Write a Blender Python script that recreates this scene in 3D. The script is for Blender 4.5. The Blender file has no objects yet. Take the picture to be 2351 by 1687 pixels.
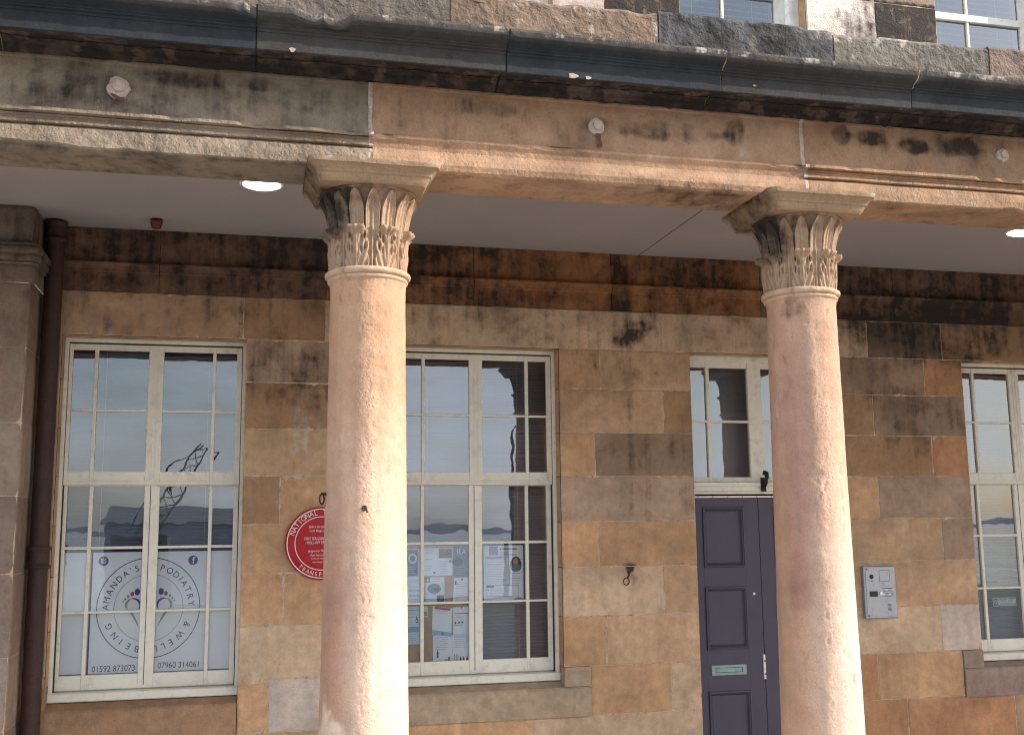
import bpy, math, random
import numpy as np
from mathutils import Matrix, Vector
C = bpy.context.scene
COL = C.collection
random.seed(7)
RNG = np.random.RandomState(11)
R_ = math.radians

# ------------------------------------------------------------------ camera
W0, H0 = 2351.0, 1687.0
va, vb = np.array([10324., 256.]), np.array([-183.5, -16420.])      # vanishing points from the principal point
F = math.sqrt(-(va @ vb))
ax = np.array([va[0], va[1], F]); ax /= np.linalg.norm(ax)
az = np.array([vb[0], vb[1], F]); az /= np.linalg.norm(az)
az -= ax * (ax @ az); az /= np.linalg.norm(az)
ay = np.cross(az, ax)
RM = np.stack([ax, ay, az], 1)                                       # world -> camera (x right, y down, z forward)
cam_d = bpy.data.cameras.new('camera'); cam = bpy.data.objects.new('camera', cam_d); COL.objects.link(cam)
cam.matrix_world = Matrix(((RM[0][0], -RM[1][0], -RM[2][0], 0), (RM[0][1], -RM[1][1], -RM[2][1], -7.1),
                           (RM[0][2], -RM[1][2], -RM[2][2], 1.9), (0, 0, 0, 1)))
cam_d.sensor_width = 36; cam_d.lens = F / W0 * 36; cam_d.clip_end = 5000; cam_d.clip_start = .05
C.camera = cam
C.render.engine = 'CYCLES'
C.cycles.filter_width = 1.1; C.cycles.max_bounces = 7; C.cycles.diffuse_bounces = 4; C.cycles.glossy_bounces = 4; C.cycles.transparent_max_bounces = 12
C.view_settings.view_transform = 'Standard'; C.view_settings.look = 'None'; C.view_settings.gamma = 1
C.view_settings.exposure = 0.87
C.render.resolution_x, C.render.resolution_y = 1024, 734

# ------------------------------------------------------------------ light
SUN_A, SUN_E = R_(21), R_(26.6)      # degrees out of the wall plane, elevation
wd = bpy.data.worlds.new('World'); C.world = wd; wd.use_nodes = True
nt = wd.node_tree; nt.nodes.clear()
wo = nt.nodes.new('ShaderNodeOutputWorld'); bg = nt.nodes.new('ShaderNodeBackground'); sky = nt.nodes.new('ShaderNodeTexSky')
sky.sky_type = 'NISHITA'; sky.sun_disc = False; sky.sun_elevation = SUN_E; sky.sun_rotation = math.pi / 2 + SUN_A
sky.air_density = 1.2; sky.dust_density = 2.0
tc = nt.nodes.new('ShaderNodeTexCoord'); mp = nt.nodes.new('ShaderNodeMapping'); mp.inputs['Scale'].default_value = (1, 1, 3.2)
nz = nt.nodes.new('ShaderNodeTexNoise'); nz.inputs['Scale'].default_value = 2.6; nz.inputs['Detail'].default_value = 7; nz.inputs['Roughness'].default_value = .55
cr = nt.nodes.new('ShaderNodeValToRGB'); cr.color_ramp.elements[0].position = .42; cr.color_ramp.elements[1].position = .66
cr.color_ramp.elements[0].color = (.25, .25, .25, 1); cr.color_ramp.elements[1].color = (.85, .85, .85, 1)
mx = nt.nodes.new('ShaderNodeMix'); mx.data_type = 'RGBA'; mx.inputs[7].default_value = (8.5, 9.2, 10.6, 1)
L = nt.links.new
L(tc.outputs['Generated'], mp.inputs[0]); L(mp.outputs[0], nz.inputs['Vector']); L(nz.outputs[0], cr.inputs[0])
L(cr.outputs[0], mx.inputs[0]); L(sky.outputs[0], mx.inputs[6]); L(mx.outputs[2], bg.inputs[0]); L(bg.outputs[0], wo.inputs[0])
bg.inputs[1].default_value = .13
sd = bpy.data.lights.new('sun', 'SUN'); sd.energy = 3.3; sd.angle = R_(.6); sd.color = (1, .95, .88)
so = bpy.data.objects.new('sun', sd); COL.objects.link(so)
sv = Vector((math.cos(SUN_A) * math.cos(SUN_E), -math.sin(SUN_A) * math.cos(SUN_E), math.sin(SUN_E)))
so.rotation_euler = sv.to_track_quat('Z', 'Y').to_euler(); so.location = (20, -12, 15)

# ------------------------------------------------------------------ helpers
def s2l(c):
    c = np.asarray(c, float) / 255.
    return np.where(c <= .04045, c / 12.92, ((c + .055) / 1.055) ** 2.4)

def hash3(i, j, k, seed):
    h = (i.astype(np.int64) * 374761393 + j.astype(np.int64) * 668265263 + k.astype(np.int64) * 1274126177 + seed * 974711) & 0xffffffff
    h = ((h ^ (h >> 13)) * 1274126177) & 0xffffffff
    h = (h ^ (h >> 16)) & 0xffffffff
    return h / 4294967295.

def vnoise(p, seed=0):
    i = np.floor(p).astype(np.int64); f = p - i; f = f * f * (3 - 2 * f)
    r = 0
    for a in (0, 1):
        for b in (0, 1):
            for c in (0, 1):
                w = (f[:, 0] if a else 1 - f[:, 0]) * (f[:, 1] if b else 1 - f[:, 1]) * (f[:, 2] if c else 1 - f[:, 2])
                r = r + w * hash3(i[:, 0] + a, i[:, 1] + b, i[:, 2] + c, seed)
    return r

def fbm(p, scale=1., octv=4, seed=0, st=(1, 1, 1)):
    p = np.asarray(p, float) * np.array(st) * scale
    v = 0; a = .5; t = 0
    for o in range(octv):
        v = v + a * vnoise(p, seed + o * 17); t += a; a *= .5; p = p * 2.03 + 3.1
    return v / t          # 0..1

def sm(a, b, x): t = np.clip((x - a) / (b - a), 0, 1); return t * t * (3 - 2 * t)

class MB:
    """collects faces (with a material slot and two colour attributes) and links them as one mesh object"""
    def __init__(s): s.v = []; s.f = []; s.m = []; s.t = []; s.k = []; s.n = 0
    def add(s, verts, faces, mat=0, tint=(1, 1, 1), mask=(0, 0, 0)):
        verts = np.asarray(verts, float).reshape(-1, 3); n = len(verts)
        s.v.append(verts)
        for f in faces: s.f.append(tuple(int(i) + s.n for i in f))
        s.m += [mat] * len(faces)
        t = np.asarray(tint, float); k = np.asarray(mask, float)
        s.t.append(np.broadcast_to(t, (n, 3)) if t.ndim == 1 else t)
        s.k.append(np.broadcast_to(k, (n, 3)) if k.ndim == 1 else k)
        s.n += n
    def box(s, x0, x1, y0, y1, z0, z1, mat=0, tint=(1, 1, 1), mask=(0, 0, 0), bev=0.):
        if bev:
            b = bev
            # chamfered front edges (front = -y)
            V = []
            for (y, e) in ((y1, 0), (y0 + b, 0), (y0, b)):
                V += [(x0 + e, y, z0 + e), (x1 - e, y, z0 + e), (x1 - e, y, z1 - e), (x0 + e, y, z1 - e)]
            Fs = [(0, 1, 2, 3)[::1], (8, 9, 10, 11)]
            Fs = [(3, 2, 1, 0)[::-1][::-1], (8, 9, 10, 11)]
            for l in (0, 4):
                for i in range(4):
                    j = (i + 1) % 4; Fs.append((l + i, l + j, l + 4 + j, l + 4 + i))
            s.add(V, Fs, mat, tint, mask); return
        V = [(x0, y0, z0), (x1, y0, z0), (x1, y1, z0), (x0, y1, z0), (x0, y0, z1), (x1, y0, z1), (x1, y1, z1), (x0, y1, z1)]
        s.add(V, [(0, 3, 2, 1), (4, 5, 6, 7), (0, 1, 5, 4), (1, 2, 6, 5), (2, 3, 7, 6), (3, 0, 4, 7)], mat, tint, mask)
    def grid(s, P, mat=0, tint=(1, 1, 1), mask=(0, 0, 0), close=False, flip=False):
        """P: (n, m, 3)"""
        n, m = P.shape[:2]; F_ = []
        for i in range(n - 1 + (1 if close else 0)):
            a = i * m; b = ((i + 1) % n) * m
            for j in range(m - 1):
                q = (a + j, b + j, b + j + 1, a + j + 1); F_.append(q[::-1] if flip else q)
        s.add(P.reshape(-1, 3), F_, mat, tint, mask)
    def tube(s, pts, r, seg=12, mat=0, tint=(1, 1, 1), mask=(0, 0, 0), cap=True):
        pts = [Vector(p) for p in pts]; n = len(pts); rr = r if hasattr(r, '__len__') else [r] * n
        V = []; up = None
        for i, p in enumerate(pts):
            d = (pts[min(i + 1, n - 1)] - pts[max(i - 1, 0)]).normalized()
            if up is None: up = d.orthogonal().normalized()
            a = (up - d * up.dot(d)).normalized(); up = a; b = d.cross(a)
            for k in range(seg):
                t = 2 * math.pi * k / seg; V.append(p + (a * math.cos(t) + b * math.sin(t)) * rr[i])
        Fs = [(i * seg + k, i * seg + (k + 1) % seg, (i + 1) * seg + (k + 1) % seg, (i + 1) * seg + k) for i in range(n - 1) for k in range(seg)]
        if cap: Fs += [tuple(range(seg))[::-1], tuple((n - 1) * seg + k for k in range(seg))]
        s.add([tuple(v) for v in V], Fs, mat, tint, mask)
    def lathe(s, prof, cx=0, cy=0, seg=48, mat=0, tint=(1, 1, 1), mask=(0, 0, 0), axis='z', c3=0):
        """prof: (radius, height); axis z about (cx,cy); axis y about (cx, z=c3) with height = y"""
        V = []
        for r, h in prof:
            for k in range(seg):
                t = 2 * math.pi * k / seg
                V.append((cx + r * math.cos(t), cy + r * math.sin(t), h) if axis == 'z' else (cx + r * math.cos(t), h, c3 + r * math.sin(t)))
        n = len(prof)
        Fs = [(i * seg + k, i * seg + (k + 1) % seg, (i + 1) * seg + (k + 1) % seg, (i + 1) * seg + k) for i in range(n - 1) for k in range(seg)]
        s.add(V, Fs, mat, tint, mask)
    def disc(s, cx, cz, r, y, mat=0, tint=(1, 1, 1), mask=(0, 0, 0), seg=40, rx=None):
        rx = rx or r
        s.add([(cx + rx * math.cos(2 * math.pi * k / seg), y, cz + r * math.sin(2 * math.pi * k / seg)) for k in range(seg)], [tuple(range(seg))], mat, tint, mask)
    def ring(s, cx, cz, r0, r1, y, mat=0, seg=72, tint=(1, 1, 1)):
        V = []
        for k in range(seg):
            t = 2 * math.pi * k / seg
            V += [(cx + r0 * math.cos(t), y, cz + r0 * math.sin(t)), (cx + r1 * math.cos(t), y, cz + r1 * math.sin(t))]
        s.add(V, [(2 * k, 2 * k + 1, (2 * k + 3) % (2 * seg), (2 * k + 2) % (2 * seg)) for k in range(seg)], mat, tint)
    def poly(s, pts, y, mat=0, tint=(1, 1, 1)):
        s.add([(x, y, z) for x, z in pts], [tuple(range(len(pts)))], mat, tint)
    def build(s, name, mats, parent=None, smooth=False, loc=None):
        me = bpy.data.meshes.new(name)
        V = np.concatenate(s.v)
        me.from_pydata(V.tolist(), [], s.f)
        for m in (mats if isinstance(mats, (list, tuple)) else [mats]): me.materials.append(m)
        me.polygons.foreach_set('material_index', s.m)
        for nm, arr in (('tint', s.t), ('mask', s.k)):
            a = me.color_attributes.new(nm, 'FLOAT_COLOR', 'POINT'); A = np.concatenate(arr)
            a.data.foreach_set('color', np.concatenate([A, np.ones((len(A), 1))], 1).astype(np.float32).ravel())
        if smooth: me.shade_smooth()
        me.update(); me.validate()
        o = bpy.data.objects.new(name, me); COL.objects.link(o)
        if parent: o.parent = parent
        if loc: o.location = loc
        return o

def tag(o, label=None, cat=None, group=None, kind=None):
    if label: o['label'] = label
    if cat: o['category'] = cat
    if group: o['group'] = group
    if kind: o['kind'] = kind
    return o
def empty(name, loc=(0, 0, 0)):
    o = bpy.data.objects.new(name, None); COL.objects.link(o); o.location = loc; o.empty_display_size = .1
    return o

def add_text(mb, body, x, z, size, y, mat=0, align='CENTER', rot=0., sx=1., space=1., shear=0., off=0.):
    cu = bpy.data.curves.new('t', 'FONT'); cu.body = body; cu.size = size; cu.align_x = align; cu.space_character = space; cu.resolution_u = 3
    cu.shear = shear; cu.offset = off
    ob = bpy.data.objects.new('t', cu); COL.objects.link(ob)
    dg = bpy.context.evaluated_depsgraph_get(); me = bpy.data.meshes.new_from_object(ob.evaluated_get(dg))
    c, s_ = math.cos(rot), math.sin(rot)
    V = [(x + c * v.co.x * sx - s_ * v.co.y, y, z + s_ * v.co.x * sx + c * v.co.y) for v in me.vertices]
    if V: mb.add(V, [tuple(p.vertices) for p in me.polygons], mat)
    bpy.data.objects.remove(ob); bpy.data.curves.remove(cu); bpy.data.meshes.remove(me)

def arc_text(mb, body, cx, cz, r, size, y, a0, da, mat=0, sx=1., inward=False):
    """letters set on a circle, starting at a0 (radians, clockwise from the top), da apart; inward = feet away from the centre"""
    for i, ch in enumerate(body):
        if ch == ' ': continue
        a = a0 + i * da
        add_text(mb, ch, cx + r * math.sin(a), cz + r * math.cos(a), size, y, mat, 'CENTER', (-a + math.pi) if inward else -a, sx)

# ------------------------------------------------------------------ materials
def newmat(name):
    m = bpy.data.materials.new(name); m.use_nodes = True; n = m.node_tree; n.nodes.clear()
    o = n.nodes.new('ShaderNodeOutputMaterial'); b = n.nodes.new('ShaderNodeBsdfPrincipled'); n.links.new(b.outputs[0], o.inputs[0])
    return m, n, b, o
def N(n, t, **k):
    x = n.nodes.new(t)
    for a, v in k.items(): setattr(x, a, v)
    return x
def noise(n, vec, scale, det=5, rough=.6, dist=0):
    x = N(n, 'ShaderNodeTexNoise'); x.inputs['Scale'].default_value = scale; x.inputs['Detail'].default_value = det
    x.inputs['Roughness'].default_value = rough; x.inputs['Distortion'].default_value = dist; n.links.new(vec, x.inputs['Vector']); return x.outputs[0]
def mr(n, v, a, b, c, d):
    x = N(n, 'ShaderNodeMapRange'); x.inputs[1].default_value = a; x.inputs[2].default_value = b; x.inputs[3].default_value = c; x.inputs[4].default_value = d
    n.links.new(v, x.inputs[0]); return x.outputs[0]
def mth(n, op, a, b=None, clamp=False):
    x = N(n, 'ShaderNodeMath', operation=op, use_clamp=clamp)
    for i, v in enumerate((a, b)):
        if v is None: continue
        if isinstance(v, (int, float)): x.inputs[i].default_value = v
        else: n.links.new(v, x.inputs[i])
    return x.outputs[0]
def mixc(n, f, a, b, mode='MIX'):
    x = N(n, 'ShaderNodeMix', data_type='RGBA', blend_type=mode)
    for i, v in ((0, f), (6, a), (7, b)):
        if isinstance(v, (int, float)): x.inputs[i].default_value = v
        elif isinstance(v, (tuple, list)): x.inputs[i].default_value = (*v, 1)
        else: n.links.new(v, x.inputs[i])
    return x.outputs[2]
def mapv(n, vec, sc):
    x = N(n, 'ShaderNodeMapping'); x.inputs['Scale'].default_value = sc; n.links.new(vec, x.inputs[0]); return x.outputs[0]

def stone_mat(name, soot=(.022, .018, .016), pale=(.5, .43, .36), bump=.5, contrast=1.):
    m, n, b, o = newmat(name)
    tcx = N(n, 'ShaderNodeTexCoord').outputs['Object']
    t = N(n, 'ShaderNodeAttribute', attribute_name='tint').outputs['Color']
    k = N(n, 'ShaderNodeAttribute', attribute_name='mask').outputs['Color']
    sp = N(n, 'ShaderNodeSeparateColor'); n.links.new(k, sp.inputs[0])
    n1 = noise(n, tcx, 2.6, 6, .6, .4); n2 = noise(n, tcx, 17, 6, .65); n3 = noise(n, tcx, 150, 4, .7)
    st = noise(n, mapv(n, tcx, (14, 14, 1.3)), 1, 5, .6)
    v = mth(n, 'MULTIPLY', mr(n, n1, .3, .7, 1 - .22 * contrast, 1 + .2 * contrast), mr(n, n2, .3, .7, 1 - .16 * contrast, 1 + .15 * contrast))
    v = mth(n, 'MULTIPLY', v, mr(n, n3, .3, .7, .86, 1.14))
    v = mth(n, 'MULTIPLY', v, mr(n, st, .35, .65, .93, 1.06))
    vc = N(n, 'ShaderNodeCombineColor')
    for i in range(3): n.links.new(v, vc.inputs[i])
    c = mixc(n, 1., t, vc.outputs[0], 'MULTIPLY')
    n4 = noise(n, tcx, 5.5, 5, .6)
    c = mixc(n, mr(n, n4, .45, .75, 0, .4), c, mixc(n, 1., c, (1.08, .88, .72), 'MULTIPLY'))
    # pale lime and soot, edges broken by noise
    pf = mth(n, 'ADD', sp.outputs[1], mr(n, mth(n, 'ADD', n2, st), .6, 1.4, -.5, .5)); pf = mr(n, pf, .42, .62, 0, .85)
    c = mixc(n, pf, c, pale)
    sf = mth(n, 'ADD', sp.outputs[0], mr(n, mth(n, 'ADD', mth(n, 'ADD', n4, n2), st), 1.1, 1.9, -.55, .55)); sf = mr(n, sf, .25, .95, 0, .93)
    c = mixc(n, sf, c, soot)
    n.links.new(c, b.inputs['Base Color']); b.inputs['Roughness'].default_value = .88; b.inputs['Specular IOR Level'].default_value = .25
    # relief: grain plus pitting where mask b is high
    vo = N(n, 'ShaderNodeTexVoronoi'); vo.inputs['Scale'].default_value = 55; n.links.new(mixc(n, .06, tcx, noise(n, tcx, 30, 3)), vo.inputs['Vector'])
    pit = mr(n, vo.outputs['Distance'], .0, .45, 0, 1)
    n5 = noise(n, tcx, 60, 5, .7)
    pit = mth(n, 'MULTIPLY', pit, mr(n, noise(n, tcx, 9, 3), .4, .6, .1, 1))
    h = mth(n, 'ADD', mth(n, 'MULTIPLY', n5, mth(n, 'ADD', mth(n, 'MULTIPLY', sp.outputs[2], 1.2), .35)), mth(n, 'MULTIPLY', pit, mth(n, 'MULTIPLY', sp.outputs[2], 1.3)))
    h = mth(n, 'ADD', h, mth(n, 'MULTIPLY', n3, .12))
    bp = N(n, 'ShaderNodeBump'); bp.inputs['Strength'].default_value = bump; bp.inputs['Distance'].default_value = .012
    n.links.new(h, bp.inputs['Height']); n.links.new(bp.outputs[0], b.inputs['Normal'])
    return m

def paint_mat(name, col, rough=.45, var=.12, scale=6, bump=.15, dirt=None, metal=0., spec=.4):
    m, n, b, o = newmat(name)
    tcx = N(n, 'ShaderNodeTexCoord').outputs['Object']
    n1 = noise(n, tcx, scale, 6, .65); n2 = noise(n, tcx, scale * 14, 4)
    v = mth(n, 'MULTIPLY', mr(n, n1, .3, .7, 1 - var, 1 + var), mr(n, n2, .3, .7, 1 - var * .4, 1 + var * .4))
    vc = N(n, 'ShaderNodeCombineColor')
    for i in range(3): n.links.new(v, vc.inputs[i])
    c = mixc(n, 1., tuple(col), vc.outputs[0], 'MULTIPLY')
    if dirt: c = mixc(n, mr(n, noise(n, tcx, scale * 3, 8, .7), .52, .68, 0, dirt[3]), c, dirt[:3])
    n.links.new(c, b.inputs['Base Color']); n.links.new(mr(n, n1, .3, .7, rough - .06, rough + .1), b.inputs['Roughness'])
    b.inputs['Metallic'].default_value = metal; b.inputs['Specular IOR Level'].default_value = spec
    if bump:
        bp = N(n, 'ShaderNodeBump'); bp.inputs['Strength'].default_value = bump; bp.inputs['Distance'].default_value = .004
        n.links.new(n2, bp.inputs['Height']); n.links.new(bp.outputs[0], b.inputs['Normal'])
    return m

M_STONE = stone_mat('sandstone', bump=.5, contrast=1.15)
M_COL = stone_mat('column sandstone', bump=.42, contrast=.55, pale=(.66, .57, .49))
M_CAP = stone_mat('carved sandstone', bump=.35, contrast=.6)
M_MORTAR = paint_mat('lime mortar', s2l((190, 168, 145)), .9, .25, 9, .2, dirt=(.03, .025, .02, .8))
M_CREAM = paint_mat('cream painted wood', s2l((228, 222, 206)), .5, .07, 4, .25, dirt=(.3, .26, .2, .35))
M_GAP = paint_mat('dark gap', (.03, .025, .02), .8, .2, 9, 0)
M_PURPLE = paint_mat('aubergine door paint', s2l((76, 69, 84)), .42, .1, 5, .2)
M_CEIL = paint_mat('painted ceiling board', s2l((156, 147, 144)), .75, .05, 1.5, .05)
M_CEILJ = paint_mat('ceiling joint', (.03, .025, .02), .8, .1, 9, 0)
M_RUST = paint_mat('rusty brown iron', s2l((64, 42, 36)), .55, .3, 14, .8, dirt=(.02, .012, .01, .8))
M_BLACK = paint_mat('black iron', (.012, .011, .012), .5, .3, 20, .4)
M_STEEL = paint_mat('brushed steel', s2l((168, 170, 176)), .42, .08, 12, .1, metal=.75, dirt=(.12, .11, .1, .3))
M_STEELD = paint_mat('dark steel print', s2l((45, 46, 52)), .5, .1, 20, 0)
M_STEELL = paint_mat('bright steel', s2l((215, 218, 222)), .3, .05, 20, 0, metal=.6)
M_BRASSG = paint_mat('weathered green brass', s2l((138, 160, 155)), .4, .15, 30, .3, metal=.35)
M_BRASSD = paint_mat('dark green brass', s2l((70, 92, 88)), .5, .15, 30, .2, metal=.2)
M_RED = paint_mat('red enamel', s2l((168, 20, 30)), .3, .06, 8, .03)
M_WHITEP = paint_mat('white print', s2l((225, 215, 212)), .45, .04, 20, 0)
M_FILM = paint_mat('white window film', s2l((246, 243, 242)), .4, .03, 3, 0)
M_PAPER = paint_mat('white paper', s2l((243, 246, 250)), .7, .04, 12, .05)
M_PAPERB = paint_mat('bluish paper', s2l((216, 236, 246)), .7, .05, 12, .05)
M_BLUEP = paint_mat('blue printed ink', s2l((40, 92, 132)), .6, .12, 25, 0)
M_TEAL = paint_mat('teal printed ink', s2l((78, 118, 138)), .6, .12, 25, 0)
M_LBLUE = paint_mat('light blue ink', s2l((140, 190, 220)), .6, .08, 25, 0)
M_GREYP = paint_mat('grey print', s2l((128, 132, 142)), .7, .15, 40, 0)
M_DARKP = paint_mat('navy ink', s2l((32, 34, 58)), .6, .1, 40, 0)
M_BROWNP = paint_mat('brown photo print', s2l((120, 108, 98)), .7, .5, 60, 0)
M_LILAC = paint_mat('lilac print', s2l((160, 150, 195)), .6, .1, 25, 0)
M_VIOLET = paint_mat('violet print', s2l((92, 62, 140)), .5, .05, 25, 0)
M_PINK = paint_mat('rose print', s2l((176, 66, 98)), .5, .05, 25, 0)
M_GOLD = paint_mat('gold print', s2l((176, 158, 118)), .5, .05, 25, 0)
M_SAGE = paint_mat('sage print', s2l((122, 150, 140)), .5, .05, 25, 0)
M_SKIN = paint_mat('skin tone print', s2l((186, 140, 125)), .5, .05, 25, 0)
M_CORK = paint_mat('cork board', s2l((186, 148, 112)), .85, .12, 20, .3)
M_BLIND = paint_mat('blind slat', s2l((112, 116, 124)), .5, .04, 3, 0)
M_BLINDD = paint_mat('grey blind slat', s2l((145, 144, 150)), .45, .04, 3, 0)
M_SLATHI = paint_mat('painted slat highlight', s2l((225, 226, 230)), .4, .04, 3, 0)  # highlight on the slat edges, put into the colour
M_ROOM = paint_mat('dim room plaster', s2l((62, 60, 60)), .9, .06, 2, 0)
M_DARKR = paint_mat('dark red brown plastic', s2l((92, 36, 30)), .5, .1, 20, 0)
M_GREENS = paint_mat('green sign print', s2l((40, 150, 120)), .5, .05, 25, 0)
M_SLAB = paint_mat('pavement slabs', s2l((188, 182, 174)), .85, .18, 1.5, .3, dirt=(.25, .23, .21, .5))
M_ROAD = paint_mat('asphalt', (.085, .083, .082), .85, .2, 2, .5)
M_GRASS = paint_mat('far ground', (.10, .11, .07), .9, .3, .05, 0)
M_TREE = paint_mat('far leaves', (.035, .045, .02), .9, .4, 1.2, 0)
M_HILL = paint_mat('far hill', (.10, .12, .15), .95, .2, .01, 0)
M_WATER = paint_mat('harbour water', (.03, .05, .06), .16, .1, .3, .5, spec=.6)
M_LEAD = paint_mat('roof lead', s2l((95, 98, 104)), .6, .15, 2, .2)
M_FILLER = paint_mat('pale filler', s2l((196, 176, 162)), .8, .2, 30, .8, dirt=(.16, .12, .09, .8))
M_RUSTSTAIN = paint_mat('rust stain', s2l((104, 66, 56)), .85, .2, 40, .1)

def glass_mat():
    m = bpy.data.materials.new('old window glass'); m.use_nodes = True; n = m.node_tree; n.nodes.clear()
    o = N(n, 'ShaderNodeOutputMaterial'); tr = N(n, 'ShaderNodeBsdfTransparent'); gl = N(n, 'ShaderNodeBsdfGlossy'); gl.inputs['Roughness'].default_value = .0
    tr.inputs[0].default_value = (.95, .965, .97, 1); gl.inputs[0].default_value = (.92, .96, 1., 1)
    fr = N(n, 'ShaderNodeFresnel'); fr.inputs[0].default_value = 1.5
    f2 = mth(n, 'MULTIPLY', fr.outputs[0], 4.3, True)
    tcx = N(n, 'ShaderNodeTexCoord').outputs['Object']
    nn = noise(n, tcx, 3.5, 2, .5); bp = N(n, 'ShaderNodeBump'); bp.inputs['Strength'].default_value = .05; bp.inputs['Distance'].default_value = .01
    n.links.new(nn, bp.inputs['Height']); n.links.new(bp.outputs[0], gl.inputs['Normal'])
    ms = N(n, 'ShaderNodeMixShader'); n.links.new(f2, ms.inputs[0]); n.links.new(tr.outputs[0], ms.inputs[1]); n.links.new(gl.outputs[0], ms.inputs[2]); n.links.new(ms.outputs[0], o.inputs[0])
    return m
M_GLASS = glass_mat()
def lamp_mat():
    m, n, b, o = newmat('lit lamp diffuser'); b.inputs['Base Color'].default_value = (.9, .9, .88, 1)
    b.inputs['Emission Color'].default_value = (1, .97, .92, 1); b.inputs['Emission Strength'].default_value = 2.5; return m
M_LAMP = lamp_mat()

# ------------------------------------------------------------------ setting
g = MB(); g.box(-900, 900, -1500, 900, -1.2, -.35); tag(g.build('ground', M_GRASS), kind='structure')
g = MB(); g.box(-60, 60, -20, -6.4, -.346, -.30); tag(g.build('road', M_ROAD), kind='structure')
g = MB()
for i in range(44):
    for j in range(6): g.box(-20 + i * .9 + .005, -20 + (i + 1) * .9 - .005, -6.4 + j * .92 + .005, -6.4 + (j + 1) * .92 - .005, -.346, -.16)
tag(g.build('pavement', M_SLAB), kind='structure')
g = MB(); g.box(-20, 21, -2.95, -.02, -.156, 0); g.box(-20, 20, -6.55, -6.41, -.346, -.15); tag(g.build('porch_floor', M_SLAB), kind='structure')
g = MB()
xs = np.linspace(-900, 900, 160)
hz = 2 + 9 * fbm(np.stack([xs, xs * 0, xs * 0], 1), 1 / 160., 4, 3)
P = np.stack([np.stack([xs, xs * 0 - 1000, xs * 0 - 2], 1), np.stack([xs, xs * 0 - 1060, hz], 1), np.stack([xs, xs * 0 - 1400, hz * .2], 1)], 0)
g.grid(P); tag(g.build('hills', M_HILL, smooth=True), kind='structure')
g = MB(); g.box(-800, 800, -1000, -27, -.5, -.32); tag(g.build('water', M_WATER), kind='structure')  # unseen; added to mirror the sky and brighten the lower pane reflections

# ------------------------------------------------------------------ building: ground floor wall
B = tag(empty('building'), 'brown ashlar sandstone building with cream sash windows and purple door', 'building')
ROWS = [.04, .35, .67, .99, 1.315, 1.642, 1.948, 2.255, 2.556, 2.86, 3.14, 3.42]
OPEN = [(-1.175, -.055, .89, 3.14), (.935, 2.055, .89, 3.14), (3.03, 4.15, 0, 3.14), (5.255, 6.375, .89, 3.14)]
PAL = dict(o=(186, 149, 112), t=(180, 150, 118), p=(192, 168, 140), g=(160, 139, 118), d=(138, 117, 98), b=(150, 118, 86), w=(190, 178, 168), r=(170, 124, 88), k=(98, 82, 70))
def tintof(c, j=.07):
    v = s2l(PAL[c]); return (v * .86 + s2l((176, 152, 126)) * .2) * (1 + RNG.uniform(-j, j)) * (1 + RNG.uniform(-.012, .012, 3)) * np.array([1.01, .975, .975])
# per row: (x0, x1, tone) blocks between the openings
RB = {
 0: [(-1.29, .3, 't'), (.3, 1.6, 'b'), (1.6, 3.03, 't'), (4.15, 5.2, 'b'), (5.2, 13., 't')],
 1: [(-1.29, -.4, 't'), (-.4, .7, 't'), (.7, 1.837, 'o'), (1.837, 3.03, 'p'), (4.15, 4.609, 'r'), (4.609, 5.5, 'r'), (5.5, 13., 't')],
 2: [(-.055, .132, 'o'), (.132, .74, 'w'), (2.237, 2.815, 'o'), (2.815, 3.03, 'p'), (4.15, 4.39, 'r'), (4.39, 5.087, 'o'), (6.52, 13., 't')],
 3: [(-1.29, -1.175, 't'), (-.055, .935, 'p'), (2.055, 2.355, 'o'), (2.355, 3.03, 't'), (4.15, 4.927, 'p'), (4.927, 5.255, 'w'), (6.375, 13., 't')],
 4: [(-1.29, -1.175, 't'), (-.055, .212, 'o'), (.212, .935, 'o'), (2.055, 2.776, 'p'), (2.776, 3.03, 't'), (4.15, 5.255, 't'), (6.375, 13., 'o')],
 5: [(-1.29, -1.175, 'g'), (-.055, .935, 'o'), (2.055, 2.315, 'o'), (2.315, 3.03, 'o'), (4.15, 4.987, 't'), (4.987, 5.255, 'g'), (6.375, 13., 't')],
 6: [(-1.29, -1.175, 't'), (-.055, .176, 'b'), (.176, .935, 'o'), (2.055, 3.03, 'g'), (4.15, 4.482, 'o'), (4.482, 5.255, 'g'), (6.375, 13., 't')],
 7: [(-1.29, -1.175, 'g'), (-.055, .935, 't'), (2.055, 2.304, 'o'), (2.304, 3.03, 'd'), (4.15, 4.95, 'b'), (4.95, 5.255, 'r'), (6.375, 13., 'g')],
 8: [(-1.29, -1.175, 't'), (-.055, .935, 'b'), (2.055, 2.818, 't'), (2.818, 3.03, 'b'), (4.15, 4.477, 'b'), (4.477, 5.255, 'd'), (6.375, 13., 't')],
 9: [(-1.29, -1.175, 'g'), (-.055, .55, 'g'), (.55, .935, 'g'), (2.055, 2.353, 'o'), (2.353, 3.03, 't'), (4.15, 4.926, 'd'), (4.926, 5.255, 'r'), (6.375, 13., 'b')],
 10: [(-1.29, -.077, 't'), (-.077, .45, 'b'), (.45, 2.207, 'p'), (2.207, 2.815, 'p'), (2.815, 4.461, 'p'), (4.461, 5.094, 'k'), (5.094, 13., 'b')],
}
def blob(x, z, cx, cz, rx, rz, p): # soft ellipse with a noisy edge
    q = np.sqrt(((x - cx) / rx) ** 2 + ((z - cz) / rz) ** 2) + (fbm(p, 7, 4, 77) - .5) * .9
    return 1 - sm(.55, 1.1, q)
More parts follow.
